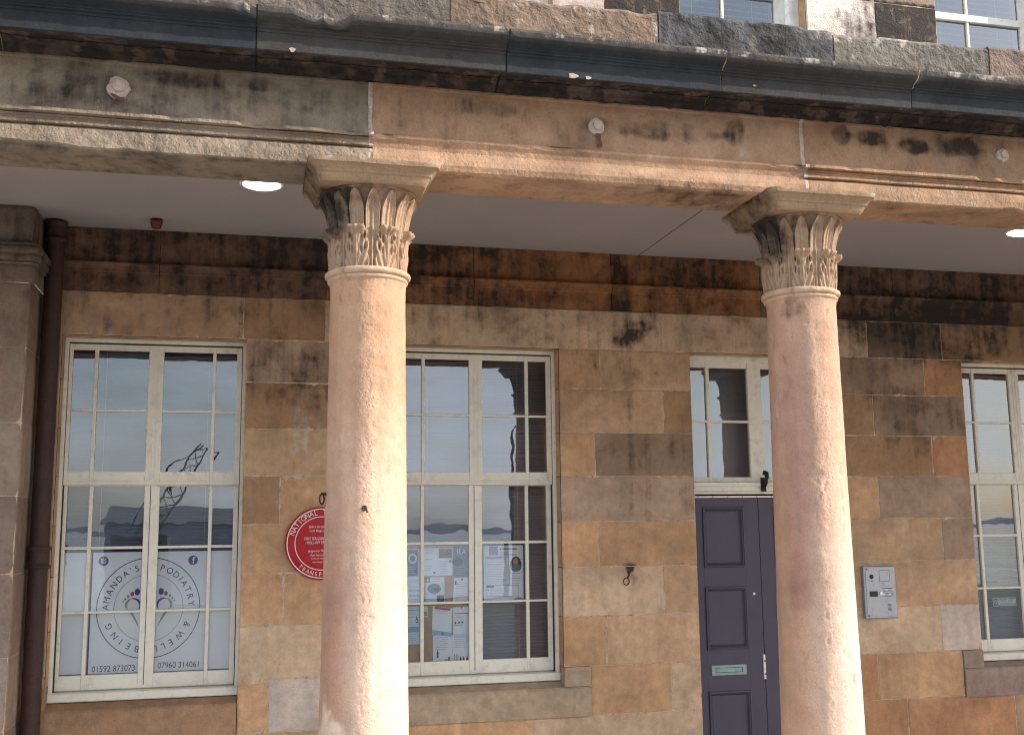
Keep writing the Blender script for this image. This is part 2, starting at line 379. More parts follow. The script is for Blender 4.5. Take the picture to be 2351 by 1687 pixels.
def wall_mask(p):
    x, z = p[:, 0], p[:, 2]; n1 = fbm(p, 1.6, 4, 5); n2 = fbm(p, 5, 3, 9)
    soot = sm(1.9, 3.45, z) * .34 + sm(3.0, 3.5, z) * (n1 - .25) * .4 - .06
    soot += .34 * blob(x, z, 5.0, 3.35, .9, .35, p) + .30 * blob(x, z, 4.8, 2.7, .55, .3, p) + .28 * blob(x, z, 2.8, 2.42, .5, .16, p)
    soot += .30 * blob(x, z, 2.75, 2.1, .6, .16, p) + .32 * blob(x, z, .25, 2.92, .42, .3, p) + .25 * blob(x, z, 2.56, 3.05, .06, .5, p)
    soot += .55 * blob(x, z, 2.56, 3.22, .10, .07, p) + .4 * blob(x, z, 2.63, 3.3, .12, .06, p) + .35 * blob(x, z, 2.55, 2.4, .02, .6, p) + .9 * blob(x, z, 2.535, 1.65, .05, .035, p) + .3 * blob(x, z, 2.55, 1.58, .05, .08, p)
    pale = .12 * n1 + .5 * blob(x, z, .33, 2.62, .10, .26, p) * n2 + .35 * blob(x, z, -.75, 3.2, .4, .12, p) + .3 * blob(x, z, 4.9, 2.62, .3, .2, p) * n2
    pale += .35 * blob(x, z, .3, 2.25, .3, .25, p) * n2
    return np.stack([soot, pale, .12 + .25 * n2], 1)
def block(mb, x0, x1, z0, z1, tint, yb=0., maskf=wall_mask, step=.035, gap=.0026, amp=.0012, back=.02, mat=0, rough=1.):
    jx = RNG.uniform(-.0008, .0008)
    gx0, gx1, gz0, gz1 = x0 + gap, x1 - gap, z0 + gap, z1 - gap
    def ax_(a, b):
        n = max(2, int((b - a - .008) / step)); return np.concatenate([[a], np.linspace(a + .004, b - .004, n + 1), [b]])
    X, Z = ax_(gx0, gx1), ax_(gz0, gz1); n, m = len(X), len(Z)
    XX, ZZ = np.meshgrid(X, Z, indexing='ij'); P = np.stack([XX, np.full_like(XX, yb), ZZ], 2)
    q = P.reshape(-1, 3)
    e = np.minimum(np.minimum(XX - gx0, gx1 - XX), np.minimum(ZZ - gz0, gz1 - ZZ))
    d = (1 - sm(0, .006, e)) * .0035
    nn = fbm(q, 3, 3, 21).reshape(n, m); edge = fbm(q, 28, 2, 31).reshape(n, m)
    P[:, :, 1] += d + jx + (nn - .5) * amp * 4 * rough + (1 - sm(0, .012, e)) * np.clip(edge - .55, 0, 1) * .02
    P[:, :, 0] += np.where(XX == gx0, np.clip(edge - .6, 0, 1) * .012, 0) - np.where(XX == gx1, np.clip(edge - .6, 0, 1) * .012, 0)
    P[:, :, 2] += np.where(ZZ == gz0, np.clip(edge - .6, 0, 1) * .012, 0) - np.where(ZZ == gz1, np.clip(edge - .6, 0, 1) * .012, 0)
    t = np.asarray(tint) * (.86 + .28 * fbm(q, 2.3, 3, 41 + int(abs(x0) * 37)))[:, None]
    mb.grid(P, mat, t, maskf(q))
    ring = [(i, 0) for i in range(n)] + [(n - 1, j) for j in range(1, m)] + [(i, m - 1) for i in range(n - 2, -1, -1)] + [(0, j) for j in range(m - 2, 0, -1)]
    A = np.array([P[i, j] for i, j in ring]); Bk = A.copy(); Bk[:, 1] = yb + back; k = len(A)
    V = np.concatenate([A, Bk]); mb.add(V, [(i, (i + 1) % k, k + (i + 1) % k, k + i)[::-1] for i in range(k)], mat, tint, maskf(V))
w = MB()
for r, bl in RB.items():
    for x0, x1, c in bl:
        tt = tintof(c)
        block(w, x0, x1, ROWS[r], ROWS[r + 1], tt)
        w.add([(x0, .0045, ROWS[r]), (x1, .0045, ROWS[r]), (x1, .0045, ROWS[r + 1]), (x0, .0045, ROWS[r + 1])], [(0, 1, 2, 3)], 1)
        for ox0, ox1, oz0, oz1 in OPEN:      # reveals
            zz0, zz1 = max(ROWS[r], oz0), min(ROWS[r + 1], oz1)
            if zz1 <= zz0: continue
            for xe, hit in ((ox0, abs(x1 - ox0) < 1e-6), (ox1, abs(x0 - ox1) < 1e-6)):
                if not hit: continue
                ys = np.linspace(.021, .34, 7); zs = np.linspace(zz0 + .002, zz1 - .002, 9)
                YY, ZZ = np.meshgrid(ys, zs, indexing='ij'); P = np.stack([np.full_like(YY, xe), YY, ZZ], 2)
                w.grid(P, 0, tt * .95, wall_mask(P.reshape(-1, 3)), flip=(xe == ox1))
for ox0, ox1, oz0, oz1 in OPEN:              # lintel soffits
    xs_ = np.linspace(ox0, ox1, 24); ys = np.linspace(.021, .34, 6); XX, YY = np.meshgrid(xs_, ys, indexing='ij')
    P = np.stack([XX, YY, np.full_like(XX, oz1)], 2); w.grid(P, 0, tintof('t'), wall_mask(P.reshape(-1, 3)))
# small inset repair stone by the door is laid proud of the block
wall = w.build('wall', [M_STONE, M_MORTAR], B)
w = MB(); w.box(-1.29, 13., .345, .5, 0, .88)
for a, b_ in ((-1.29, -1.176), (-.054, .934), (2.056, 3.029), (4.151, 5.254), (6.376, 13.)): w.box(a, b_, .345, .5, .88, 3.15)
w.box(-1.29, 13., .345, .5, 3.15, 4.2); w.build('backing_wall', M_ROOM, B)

# extruded stone mouldings: profile (y, z) dragged along x
def resample(prof, d):
    out = [prof[0]]
    for a, b_ in zip(prof[:-1], prof[1:]):
        n = max(1, int(math.hypot(b_[0] - a[0], b_[1] - a[1]) / d))
        for i in range(1, n + 1): out.append((a[0] + (b_[0] - a[0]) * i / n, a[1] + (b_[1] - a[1]) * i / n))
    return np.array(out)
def extrude(mb, prof, x0, x1, tint, maskf, dx=.02, ds=.012, disp=None, mat=0, caps=True):
    pr = resample(prof, ds); n = max(2, int((x1 - x0) / dx)); X = np.linspace(x0, x1, n + 1)
    P = np.zeros((n + 1, len(pr), 3)); P[:, :, 0] = X[:, None]; P[:, :, 1] = pr[:, 0]; P[:, :, 2] = pr[:, 1]
    q = P.reshape(-1, 3).copy()
    t = tint(q) if callable(tint) else np.asarray(tint) * (.85 + .3 * fbm(q, 2.1, 3, 51))[:, None]
    k = maskf(q)
    if disp is not None: q = disp(q.copy())
    mb.grid(q.reshape(P.shape), mat, t, k, flip=True)
    if caps:
        m = len(pr); Q = q.reshape(P.shape)
        for e, fl in ((0, False), (n, True)):
            V = Q[e]; idx = tuple(range(m)); mb.add(V, [idx if fl else idx[::-1]], mat, t.reshape(n + 1, m, 3)[e], k.reshape(n + 1, m, 3)[e])
def rough_disp(amp, sc, seed=0, dirv=(0, 1, .3)):
    d = np.array(dirv)
    def f(q): return q + ((fbm(q, sc, 4, seed) - .5) * amp)[:, None] * d
    return f

# wall entablature under the ceiling: architrave band, string moulding, frieze
def ent_mask(q):
    x, z = q[:, 0], q[:, 2]; m = wall_mask(q); n1 = fbm(q, 1.3, 4, 66, (1, 1, .35)); warm = blob(x, z, 1.9, 3.7, .75, .2, q) + blob(x, z, -.3, 3.7, .3, .1, q) * .6
    m[:, 0] += .13 + .48 * (n1 - .35) + .06 * blob(x, z, 5, 3.6, 1.4, .4, q) + .14 * sm(3.6, 3.65, z) - .32 * np.clip(warm, 0, 1) + .4 * blob(x, z, 2.5, 3.6, .12, .25, q)  # soot stains, plus porch shade painted in towards the ceiling
    m[:, 1] += .25 * blob(x, z, -1.1, 3.55, .15, .1, q)
    return m
E_ = MB(); prof = [(.02, 3.422), (-.004, 3.424), (-.006, 3.545), (-.02, 3.552), (-.02, 3.562), (-.026, 3.565), (-.03, 3.585), (-.045, 3.592), (-.045, 3.604), (-.006, 3.612), (-.004, 3.84), (.02, 3.845)]
ej = [-1.29, -.61, .45, 1.452, 2.45, 3.6, 4.70, 5.9, 13.]
for i in range(len(ej) - 1):
    extrude(E_, prof, ej[i] + .0025, ej[i + 1] - .0025, s2l((160, 112, 74) if i in (2, 3, 4) else (128, 98, 78)) * RNG.uniform(.9, 1.1), ent_mask, dx=.03, ds=.02, disp=rough_disp(.006, 14, 8))
    E_.add([(ej[i], .012, 3.42), (ej[i + 1], .012, 3.42), (ej[i + 1], .012, 3.84), (ej[i], .012, 3.84)], [(0, 1, 2, 3)], 1)
E_.build('wall_moulding', [M_STONE, M_MORTAR], B)

# stone sills
def sill(x0, x1, ox0, ox1, tone, zb=.665):
    s = MB(); tt = s2l(tone)
    pr = [(.10, zb - .01), (.004, zb + .003), (-.012, zb + .004), (-.014, .80), (-.010, .845), (.0, .858), (.10, .889)]
    extrude(s, pr, x0, x1, tt, lambda q: wall_mask(q) + np.array([.18, .02, .3]) * fbm(q, 4, 4, 13)[:, None], dx=.02, ds=.012, disp=rough_disp(.007, 9, 15))
    for a, b_ in ((x0, ox0), (ox1, x1)):
        if b_ - a > .05: s.box(a, b_, -.006, .10, .862, .988, 0, tt, (.1, .1, .2))
    return s.build('window_sill', M_STONE, B)
sill(-1.29, -.06, -1.175, -.055, (158, 126, 98), .60); sill(.745, 2.237, .935, 2.055, (168, 148, 124)); sill(5.09, 6.53, 5.255, 6.375, (150, 130, 118), .655)

# ------------------------------------------------------------------ windows
def tilt_panes(mb, rects, y, amt=.003, lean=0., lx=0.):
    for (a, b_, c, d) in rects:
        tx, tz = RNG.uniform(-amt, amt) + lx, RNG.uniform(-amt * .6, amt * .6) + lean; cx_, cz_ = (a + b_) / 2, (c + d) / 2
        mb.add([(x, y + (x - cx_) * tx + (z - cz_) * tz, z) for x, z in ((a - .006, c - .006), (b_ + .006, c - .006), (b_ + .006, d + .006), (a - .006, d + .006))], [(0, 1, 2, 3)])
PX = [(.047, .178), (.201, .510), (.602, .908), (.930, 1.062)]
def bars(mb, x0, holes_x, x1, holes_z, z0, z1, y0, y1):
    """solid timber round a grid of panes"""
    xs_ = [x0] + [v for h in holes_x for v in h] + [x1]
    for i in range(0, len(xs_), 2): mb.box(xs_[i], xs_[i + 1], y0, y1, z0, z1, bev=.0025)
    zs = [z0] + [v for h in holes_z for v in h] + [z1]
    for a, b_ in holes_x:
        for i in range(0, len(zs), 2): mb.box(a, b_, y0 + .0022, y1, zs[i], zs[i + 1], bev=.002)
def window(x0, nm='window', lx=0.):
    f = MB(); x1 = x0 + 1.12
    f.box(x0, x0 + .022, .115, .26, .93, 3.14, bev=.002); f.box(x1 - .022, x1, .115, .26, .93, 3.14, bev=.002); f.box(x0 + .022, x1 - .022, .1175, .26, 3.115, 3.14, bev=.002)
    f.box(x0 + .022, x0 + .028, .15, .25, .945, 3.112, 1); f.box(x1 - .028, x1 - .022, .15, .25, .945, 3.112, 1); f.box(x0 + .028, x1 - .028, .15, .25, 3.107, 3.112, 1)  # dark strips stand in for the shadow gap around the sashes
    fr = f.build(nm, [M_CREAM, M_GAP], B)
    s = MB(); hx = [(x0 + a, x0 + b_) for a, b_ in PX]
    bars(s, x0 + .026, hx, x1 - .026, [(2.290, 2.671), (2.686, 3.066)], 2.205, 3.104, .135, .168)
    s.box(x0 + .54, x0 + .546, .1322, .136, 2.215, 3.10, 1); s.box(x0 + .566, x0 + .572, .1322, .136, 2.215, 3.10, 1)
    s.box(x0 + .03, x1 - .03, .128, .1352, 2.215, 2.226)
    s.build('upper_sash', [M_CREAM, M_CREAM], fr)
    s = MB(); bars(s, x0 + .026, hx, x1 - .026, [(1.038, 1.411), (1.425, 1.805), (1.822, 2.198)], .951, 2.262, .172, .205)
    s.box(x0 + .545, x0 + .5485, .1700, .173, .97, 2.2, 1); s.build('lower_sash', [M_CREAM, M_GAP], fr)
    s = MB(); s.box(x0 + .0005, x1 - .0005, .085, .26, .893, .944, bev=.006); s.box(x0 + .03, x1 - .03, .20, .26, .944, .951, 0); s.build('wooden_sill', M_CREAM, fr)
    gl = MB(); tilt_panes(gl, [(a, b_, c, d) for a, b_ in hx for c, d in ((2.290, 2.671), (2.686, 3.066))], .152, lean=.0045, lx=lx)
    tilt_panes(gl, [(a, b_, c, d) for a, b_ in hx for c, d in ((1.038, 1.411), (1.425, 1.805), (1.822, 2.198))], .190)
    gl.build('glass', M_GLASS, fr)
    return fr
for x0 in (-1.175, .935, 5.255): window(x0, lx=-.005 if x0 > 5 else 0.)

def room(x0, x1, z0, z1, parent, depth=3.5, y=.52):
    r = MB()
    r.add([(x0, y, z0), (x1, y, z0), (x1, depth, z0), (x0, depth, z0), (x0, y, z1), (x1, y, z1), (x1, depth, z1), (x0, depth, z1)],
          [(0, 1, 2, 3), (7, 6, 5, 4), (3, 2, 6, 7), (0, 3, 7, 4), (2, 1, 5, 6)])
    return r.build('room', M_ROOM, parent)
for a, b_ in ((-1.28, .35), (.4, 2.5), (2.6, 4.7), (4.8, 7.5)): room(a, b_, .02, 3.8, B)

# venetian blinds: slatted, hung behind the glass
def blind(x0, x1, z0, z1, y, label, mat, tilt, pitch=.0228, group=None):
    s = MB(); n = int((z1 - z0) / pitch); w_ = .0125
    for i in range(n):
        z = z1 - i * pitch; c, q = math.cos(tilt), math.sin(tilt); jit = random.uniform(-.0007, .0007); V = []
        for xx in np.linspace(x0, x1, 6):
            sag = random.uniform(-.0006, .0006)
            for u in (-1, -.3, .5, .8, 1): V.append((xx, y + u * w_ * c, z + jit + sag + u * w_ * q + (1 - u * u) * .0018))
        fc = lambda js: [(5 * a + j, 5 * a + 5 + j, 5 * a + 6 + j, 5 * a + 1 + j) for a in range(5) for j in js]
        s.add(V, fc((0, 1, 2)) + fc((3,))); s.m[-5:] = [1] * 5  # edge strip of each slat coloured pale as a painted highlight
    r = empty('venetian_blind', ((x0 + x1) / 2, y, z1)); tag(r, label, 'blind', group)
    o = s.build('slats', [mat, M_SLATHI], r); o.matrix_parent_inverse = Matrix.Translation((-(x0 + x1) / 2, -y, -z1))
    h = MB(); h.box(x0, x1, y - .016, y + .016, z1 + .01, z1 + .045)
    o = h.build('headrail', mat, r); o.matrix_parent_inverse = Matrix.Translation((-(x0 + x1) / 2, -y, -z1))
    for t in (.2, .8):
        h = MB(); h.box(x0 + (x1 - x0) * t, x0 + (x1 - x0) * t + .002, y - .0145, y - .0135, z0, z1 + .01)
        o = h.build('cord', M_WHITEP, r); o.matrix_parent_inverse = Matrix.Translation((-(x0 + x1) / 2, -y, -z1))
blind(-1.15, -.08, 1.80, 3.06, .27, 'pale closed venetian blind above the white podiatry sign', M_BLIND, 1.15)
blind(.96, 2.03, .98, 3.06, .30, 'grey venetian blind behind the cork noticeboard and purple-and-white poster', M_BLINDD, 1.05)
blind(5.28, 6.35, .98, 3.06, .29, 'grey venetian blind behind the small green first aid sticker', M_BLINDD, .9)

# ------------------------------------------------------------------ door
def door():
    x0, x1, xm = 3.03, 4.15, 3.59
    f = MB()
    f.box(x0, x0 + .03, .112, .26, 2.13, 3.14, bev=.002); f.box(x1 - .03, x1, .112, .26, 2.13, 3.14, bev=.002); f.box(x0 + .03, x1 - .03, .1145, .26, 3.1, 3.14, bev=.002)
    pr = [(.26, 2.135), (.125, 2.135), (.118, 2.15), (.095, 2.155), (.095, 2.17), (.105, 2.176), (.105, 2.186), (.085, 2.192), (.085, 2.215), (.12, 2.222), (.26, 2.222)]
    extrude(f, pr, x0 + .001, x1 - .001, (1, 1, 1), lambda q: q * 0, dx=.2, ds=.02)
    hx = [(3.085, 3.205), (3.232, 3.535), (3.643, 3.948), (3.975, 4.095)]
    bars(f, x0 + .03, hx, x1 - .03, [(2.256, 2.652), (2.668, 3.055)], 2.2225, 3.1, .135, .17)
    f.box(x0, x0 + .03, .112, .26, 0, 2.13, 1); f.box(x1 - .03, x1, .112, .26, 0, 2.13, 1)
    fr = f.build('door_frame', [M_CREAM, M_PURPLE], B)
    gl = MB(); tilt_panes(gl, [(a, b_, c, d) for a, b_ in hx for c, d in ((2.256, 2.652), (2.668, 3.055))], .155, .0015, .0, -.004); gl.build('glass', M_GLASS, fr)
    t = MB(); t.box(x0 + .03, x1 - .03, .14, .15, 2.108, 2.122, bev=.001)
    for k in range(9): t.box(x0 + .08 + k * .115, x0 + .086 + k * .115, .1385, .14, 2.112, 2.118, 1)
    t.build('draught_strip', [M_WHITEP, M_GAP], fr)
    for i, (a, b_) in enumerate(((x0 + .031, 3.5865), (3.5905, x1 - .031))):
        d = MB(); cx_ = a + (b_ - a) / 2 - (.013 if i == 0 else -.013); hw = .1315
        pz = [(1.645, 2.012), (1.074, 1.448), (.352, .728)]
        zs = [.03, .352 - .03, .728 + .03, 1.074 - .03, 1.448 + .03, 1.645 - .03, 2.012 + .03, 2.105]
        px0, px1 = cx_ - hw - .03, cx_ + hw + .03
        d.box(a, px0, .16, .2, .03, 2.105, bev=.0015); d.box(px1, b_, .16, .2, .03, 2.105, bev=.0015)
        for k in range(0, 8, 2): d.box(px0, px1, .1605, .2, zs[k], zs[k + 1], bev=.0008)
        for z0, z1 in pz:
            # bolection moulding ring then the sunk, raised-and-fielded panel
            prs = [(.030, .1605), (.028, .150), (.020, .148), (.016, .154), (.010, .158), (.006, .170), (.0, .176), (-.004, .1745)]
            V = []
            for e, y in prs: V += [(cx_ - hw - e, y, z0 - e), (cx_ + hw + e, y, z0 - e), (cx_ + hw + e, y, z1 + e), (cx_ - hw - e, y, z1 + e)]
            Fs = [(4 * k + j, 4 * k + (j + 1) % 4, 4 * k + 4 + (j + 1) % 4, 4 * k + 4 + j) for k in range(len(prs) - 1) for j in range(4)]
            n_ = 4 * (len(prs) - 1); Fs.append((n_, n_ + 1, n_ + 2, n_ + 3)); d.add(V, Fs)
        do = d.build('door', M_PURPLE, B)
        if i == 0:
            l = MB(); zc0, zc1, a0, a1 = .868, .938, 3.176, 3.442
            l.box(a0, a1, .154, .1605, zc0, zc0 + .018, bev=.001); l.box(a0, a1, .154, .1605, zc1 - .018, zc1, bev=.001)
            l.box(a0, a0 + .03, .154, .1605, zc0 + .018, zc1 - .018, bev=.0005); l.box(a1 - .03, a1, .154, .1605, zc0 + .018, zc1 - .018, bev=.0005)
            l.box(a0 + .036, a1 - .036, .1565, .159, zc0 + .0215, zc1 - .0215, 0); l.box(a0 + .03, a1 - .03, .1592, .1602, zc0 + .018, zc1 - .018, 1)
            l.build('letterbox', [M_BRASSG, M_BRASSD], do)
            l = MB(); l.lathe([(.0, .150), (.008, .151), (.011, .155), (.011, .162)], 3.525, 0, 20, axis='y', c3=1.425); l.build('keyhole', M_STEELL, do)
            l = MB(); l.box(3.574, 3.5895, .150, .1602, .83, 1.0, bev=.001); l.box(3.578, 3.5885, .1485, .1502, .86, .87, 1); l.box(3.578, 3.5885, .1485, .1502, .95, .96, 1)
            l.build('latch_plate', [M_CREAM, M_RUST], do)
    return fr
door()
b = MB(); b.box(3.07, 4.11, .30, .304, 2.15, 3.12); tag(b.build('fanlight_panel', M_BLINDD), 'plain grey panel added behind the fanlight over the purple door', 'blind')  # added panel, its grey tone lightens the dark fanlight panes
# black scrolled bracket fixed to the centre of the transom
b = MB(); b.tube([(3.60, .085, 2.19), (3.60, .05, 2.20), (3.595, .03, 2.225), (3.60, .02, 2.255), (3.605, .03, 2.28), (3.60, .055, 2.288), (3.595, .062, 2.27)], [.010, .012, .013, .015, .014, .015, .010], 10)
b.box(3.58, 3.62, .078, .086, 2.15, 2.25, bev=.002); b.tube([(3.60, .02, 2.255), (3.60, .03, 2.21), (3.60, .06, 2.185), (3.60, .084, 2.18)], .009, 8)
tag(b.build('bracket', M_BLACK, smooth=True), 'small black iron scroll bracket on the cream transom above the purple door', 'bracket')

# ------------------------------------------------------------------ left pilaster (anta) of the wall
def pil_mask(q):
    n1 = fbm(q, 2.2, 4, 91, (1, 1, .4)); z = q[:, 2]
    return np.stack([.02 + .38 * sm(3.0, 3.7, z) + .35 * (n1 - .4), .1 + .15 * (1 - n1), .3 + 0 * z], 1)
p = MB(); pz = [0, .42, .82, 1.22, 1.68, 2.12, 2.54, 2.98, 3.36]
def ring_prism(mb, x0, x1, y0, y1, z0, z1, tint, mat=0, dz=.05, rnd=.02):
    path = [(x0, y1), (x0, y0)] + [(x, y0) for x in np.linspace(x0, x1 - rnd, 12)[1:]] + [(x1 - rnd + rnd * math.sin(t), y0 + rnd - rnd * math.cos(t)) for t in np.linspace(0, math.pi / 2, 6)[1:]] + [(x1, y) for y in np.linspace(y0 + rnd, y1, 8)[1:]]
    zs = np.linspace(z0, z1, max(2, int((z1 - z0) / dz)) + 1); P = np.array([[(a, b_, z) for z in zs] for a, b_ in path])
    e = np.minimum(P[:, :, 2] - z0, z1 - P[:, :, 2]); sh = (1 - sm(0, .008, e)) * .004
    q = P.reshape(-1, 3); d = (fbm(q, 6, 3, 12) - .5) * .012; P[:, :, 1] += sh + d.reshape(sh.shape); P[:, :, 0] -= sh * .8
    mb.grid(P, mat, np.asarray(tint) * (.85 + .3 * fbm(q, 3, 3, 19))[:, None], pil_mask(q))
for i in range(8): ring_prism(p, -1.9, -1.295 if i % 2 else -1.297, -.42, .02, pz[i] + .002, pz[i + 1] - .002, s2l([(146, 126, 112), (138, 120, 107), (150, 133, 119)][i % 3]))
p.add([(-1.9, -.415, 0), (-1.303, -.415, 0), (-1.303, -.415, 3.36), (-1.9, -.415, 3.36)], [(0, 1, 2, 3)], 1)
p.add([(-1.301, -.41, 0), (-1.301, .02, 0), (-1.301, .02, 3.36), (-1.301, -.41, 3.36)], [(0, 1, 2, 3)], 1)
for (z0, z1, o_, rn) in ((3.36, 3.47, .022, .02), (3.47, 3.49, .035, .02), (3.49, 3.53, .05, .03), (3.53, 3.57, .06, .03), (3.57, 3.60, .04, .02), (3.60, 3.834, .0, .03)):
    ring_prism(p, -1.9, -1.295 + o_, -.42 - o_, .02, z0 + .0015, z1 - .0005, s2l((130, 113, 98)), dz=.02, rnd=rn + .015)
    p.add([(-1.9, -.42 - o_ + .002, z0 + .0015), (-1.295 + o_ - .004, -.42 - o_ + .004, z0 + .0015), (-1.295 + o_ - .004, .02, z0 + .0015), (-1.9, .02, z0 + .0015)], [(0, 1, 2, 3)], 0, s2l((130, 113, 98)), (.3, 0, .2))
tag(p.build('pilaster', [M_STONE, M_MORTAR], B), 'grey stone corner pilaster with moulded cap')

# the building runs on past the pilaster, flush a little behind its face
w = MB(); wz = ROWS + [3.83, 4.2, 4.56, 4.93, 5.30, 5.68, 6.0, 6.33, 6.66, 7.0]
for r in range(len(wz) - 1):
    xw = -8.5 + (r % 2) * .4; w.add([(-8.5, -.3905, wz[r]), (-1.88, -.3905, wz[r]), (-1.88, -.3905, wz[r + 1]), (-8.5, -.3905, wz[r + 1])], [(0, 1, 2, 3)], 1)
    while xw < -1.9:
        x2 = min(-1.88, xw + RNG.uniform(.6, 1.1)); x2 = -1.88 if -1.88 - x2 < .3 else x2
        block(w, xw, x2, wz[r], wz[r + 1], tintof('otpg'[RNG.randint(4)]), yb=-.395, step=.12); xw = x2
w.box(-8.5, -1.885, -.385, .5, 0, 7.0, 1); w.build('side_wall', [M_STONE, M_MORTAR], B)

# ------------------------------------------------------------------ upper floor wall
U = MB(); UR = [4.2, 4.56, 4.93, 5.30, 5.68, 6.0, 6.33, 6.66, 7.0]
UO = [(-1.175, -.055), (.935, 2.055), (3.05, 4.108), (5.257, 6.375)]
def up_mask(q):
    n1 = fbm(q, 3.2, 4, 23); x = q[:, 0]; z = q[:, 2]
    dark = ((x > 2.45) & (x < 3.06)) | ((x > 4.705) & (x < 5.26) & (z < 6.01))
    palet = (x > 4.1) & (x < 4.7)
    return np.stack([np.where(dark, 1.05, .05 + .2 * n1) + np.where(palet & (n1 > .52), .45, 0), np.where(dark, 0, .3), .8 + 0 * n1], 1)
edges = [-1.9, -1.175, -.055, .935, 2.055, 3.05, 4.108, 5.257, 6.375, 9.0]
for r in range(8):
    for i in range(0, 10, 2):
        a, b_ = edges[i], edges[i + 1]; md = {2: .44, 4: 2.45, 6: 4.705}.get(i, (a + b_) / 2) + (0 if r in (4,) or i in (4, 6) else .2 * (r % 2) - .1)
        for s0, s1, c in ((a, md, 'p'), (md, b_, 'g')):
            if UR[r] < 4.9 and False: continue
            block(U, s0, s1, UR[r], UR[r + 1], (s2l((232, 214, 200)) if c == 'p' and i == 6 else tintof('w' if c == 'p' else 'g')), maskf=up_mask)
        U.add([(a, .0045, UR[r]), (b_, .0045, UR[r]), (b_, .0045, UR[r + 1]), (a, .0045, UR[r + 1])], [(0, 1, 2, 3)], 1)
        for xe in (a, b_):
            if -1.5 < xe < 7: U.add([(xe, .021, UR[r]), (xe, .3, UR[r]), (xe, .3, UR[r + 1]), (xe, .021, UR[r + 1])], [(0, 1, 2, 3)], 0, tintof('t'), (.1, .1, .3))
for a, b_ in UO: block(U, a, b_, 4.2, 4.93, tintof('g'), maskf=up_mask)
U.build('upper_wall', [M_STONE, M_MORTAR], B)
for a, b_ in UO:
    f = MB(); f.box(a, a + .05, .12, .3, 4.95, 7, bev=.002); f.box(b_ - .17, b_ - .08, .20, .3, 4.95, 7, bev=.002); f.box(b_ - .06, b_, .12, .3, 4.95, 7, bev=.002); f.box(a + .05, b_ - .17, .19, .24, 6.03, 6.09, bev=.002)
    f.box(b_ - .08, b_ - .06, .16, .3, 4.95, 7, 1); f.box(a + .435, a + .455, .2, .235, 4.99, 7, bev=.002); f.box(a + .05, b_ - .17, .2, .235, 4.95, 5.0, bev=.002)
    fr = f.build('upper_window', [M_CREAM, M_STONE], B)
    gl = MB(); tilt_panes(gl, [(a + .05, a + .435, 5.0, 6.03), (a + .455, b_ - .17, 5.0, 6.03), (a + .05, a + .435, 6.09, 7), (a + .455, b_ - .17, 6.09, 7)], .22); gl.build('glass', M_GLASS, fr)
room(-1.28, 7.5, 4.3, 7.0, B, 3, .40)
for k, (a, b_) in enumerate(UO[2:]):
    blind(a + .04, b_ - .16, 5.0, 6.9, .28, ['white venetian blind in the upper window above the purple door', 'white venetian blind in the upper window above the first aid sticker'][k], M_BLIND, .9, .05)

# ------------------------------------------------------------------ portico
PO = tag(empty('portico'), 'stone portico with carved columns, long architrave and dark weathered cornice', 'portico')
JB = [-3.7, -1.62, .466, 2.551, 4.636, 6.72, 8.8, 13.5]  # right end lengthened out of view to block sun from the wall
def arch_prof(crisp):
    if crisp: return [(-2.31, 3.462), (-2.31, 3.455), (-2.595, 3.455), (-2.606, 3.462), (-2.607, 3.50), (-2.600, 3.535), (-2.590, 3.548), (-2.582, 3.552), (-2.604, 3.556), (-2.604, 3.566), (-2.590, 3.570), (-2.594, 3.582), (-2.608, 3.590), (-2.600, 3.594), (-2.626, 3.598), (-2.626, 3.612), (-2.580, 3.620), (-2.576, 3.70), (-2.575, 3.838), (-2.588, 3.842), (-2.588, 3.852), (-2.31, 3.852)]
    return [(-2.31, 3.462), (-2.31, 3.455), (-2.585, 3.455), (-2.602, 3.464), (-2.612, 3.488), (-2.608, 3.515), (-2.596, 3.540), (-2.592, 3.552), (-2.598, 3.575), (-2.614, 3.595), (-2.614, 3.606), (-2.590, 3.616), (-2.578, 3.626), (-2.576, 3.70), (-2.575, 3.838), (-2.588, 3.842), (-2.588, 3.852), (-2.31, 3.852)]
def beam_mask(q):
    x, z, y = q[:, 0], q[:, 2], q[:, 1]; n1 = fbm(q, 2.2, 5, 33); n2 = fbm(q, 8, 4, 34)
    face = sm(3.60, 3.64, z) * (y < -2.5)
    s = .05 + .25 * (n1 - .45) + face * (.55 * sm(.42, .66, fbm(q, 1.4, 4, 37, (1, 1, 1.5))) * sm(3.62, 3.8, z + .1 * n2))
    s += np.where(x < .466, .14 + .2 * face * n1, 0) + .25 * sm(3.462, 3.45, z) * (n1 > .3)
    for bx, bz, rx, rz, a in ((2.78, 3.79, .05, .06, .5), (2.93, 3.79, .12, .05, .50), (3.17, 3.76, .12, .06, .60), (3.42, 3.77, .12, .06, .45), (2.20, 3.77, .06, .08, .65), (.98, 3.78, .18, .05, .35), (1.8, 3.74, .35, .06, .4), (.15, 3.75, .35, .07, .25), (-.35, 3.80, .22, .04, .3), (.0, 3.8, .10, .03, .3), (1.1, 3.7, .9, .10, .12), (3.2, 3.8, .5, .1, .15), (1.75, 3.48, .3, .03, .3), (2.1, 3.46, .2, .05, .3)):
        s += a * blob(x, z, bx, bz, rx, rz, q)
    pl = .1 + .12 * n2
    b = .25 + .6 * sm(.45, .6, n1) + np.where((x < .466) & (z < 3.56), .9, 0)
    return np.stack([s, pl, b], 1)
bt = MB()
tones = [(150, 133, 114), (146, 130, 112), (173, 139, 111), (167, 134, 105), (190, 150, 110), (190, 150, 110), (190, 150, 110)]
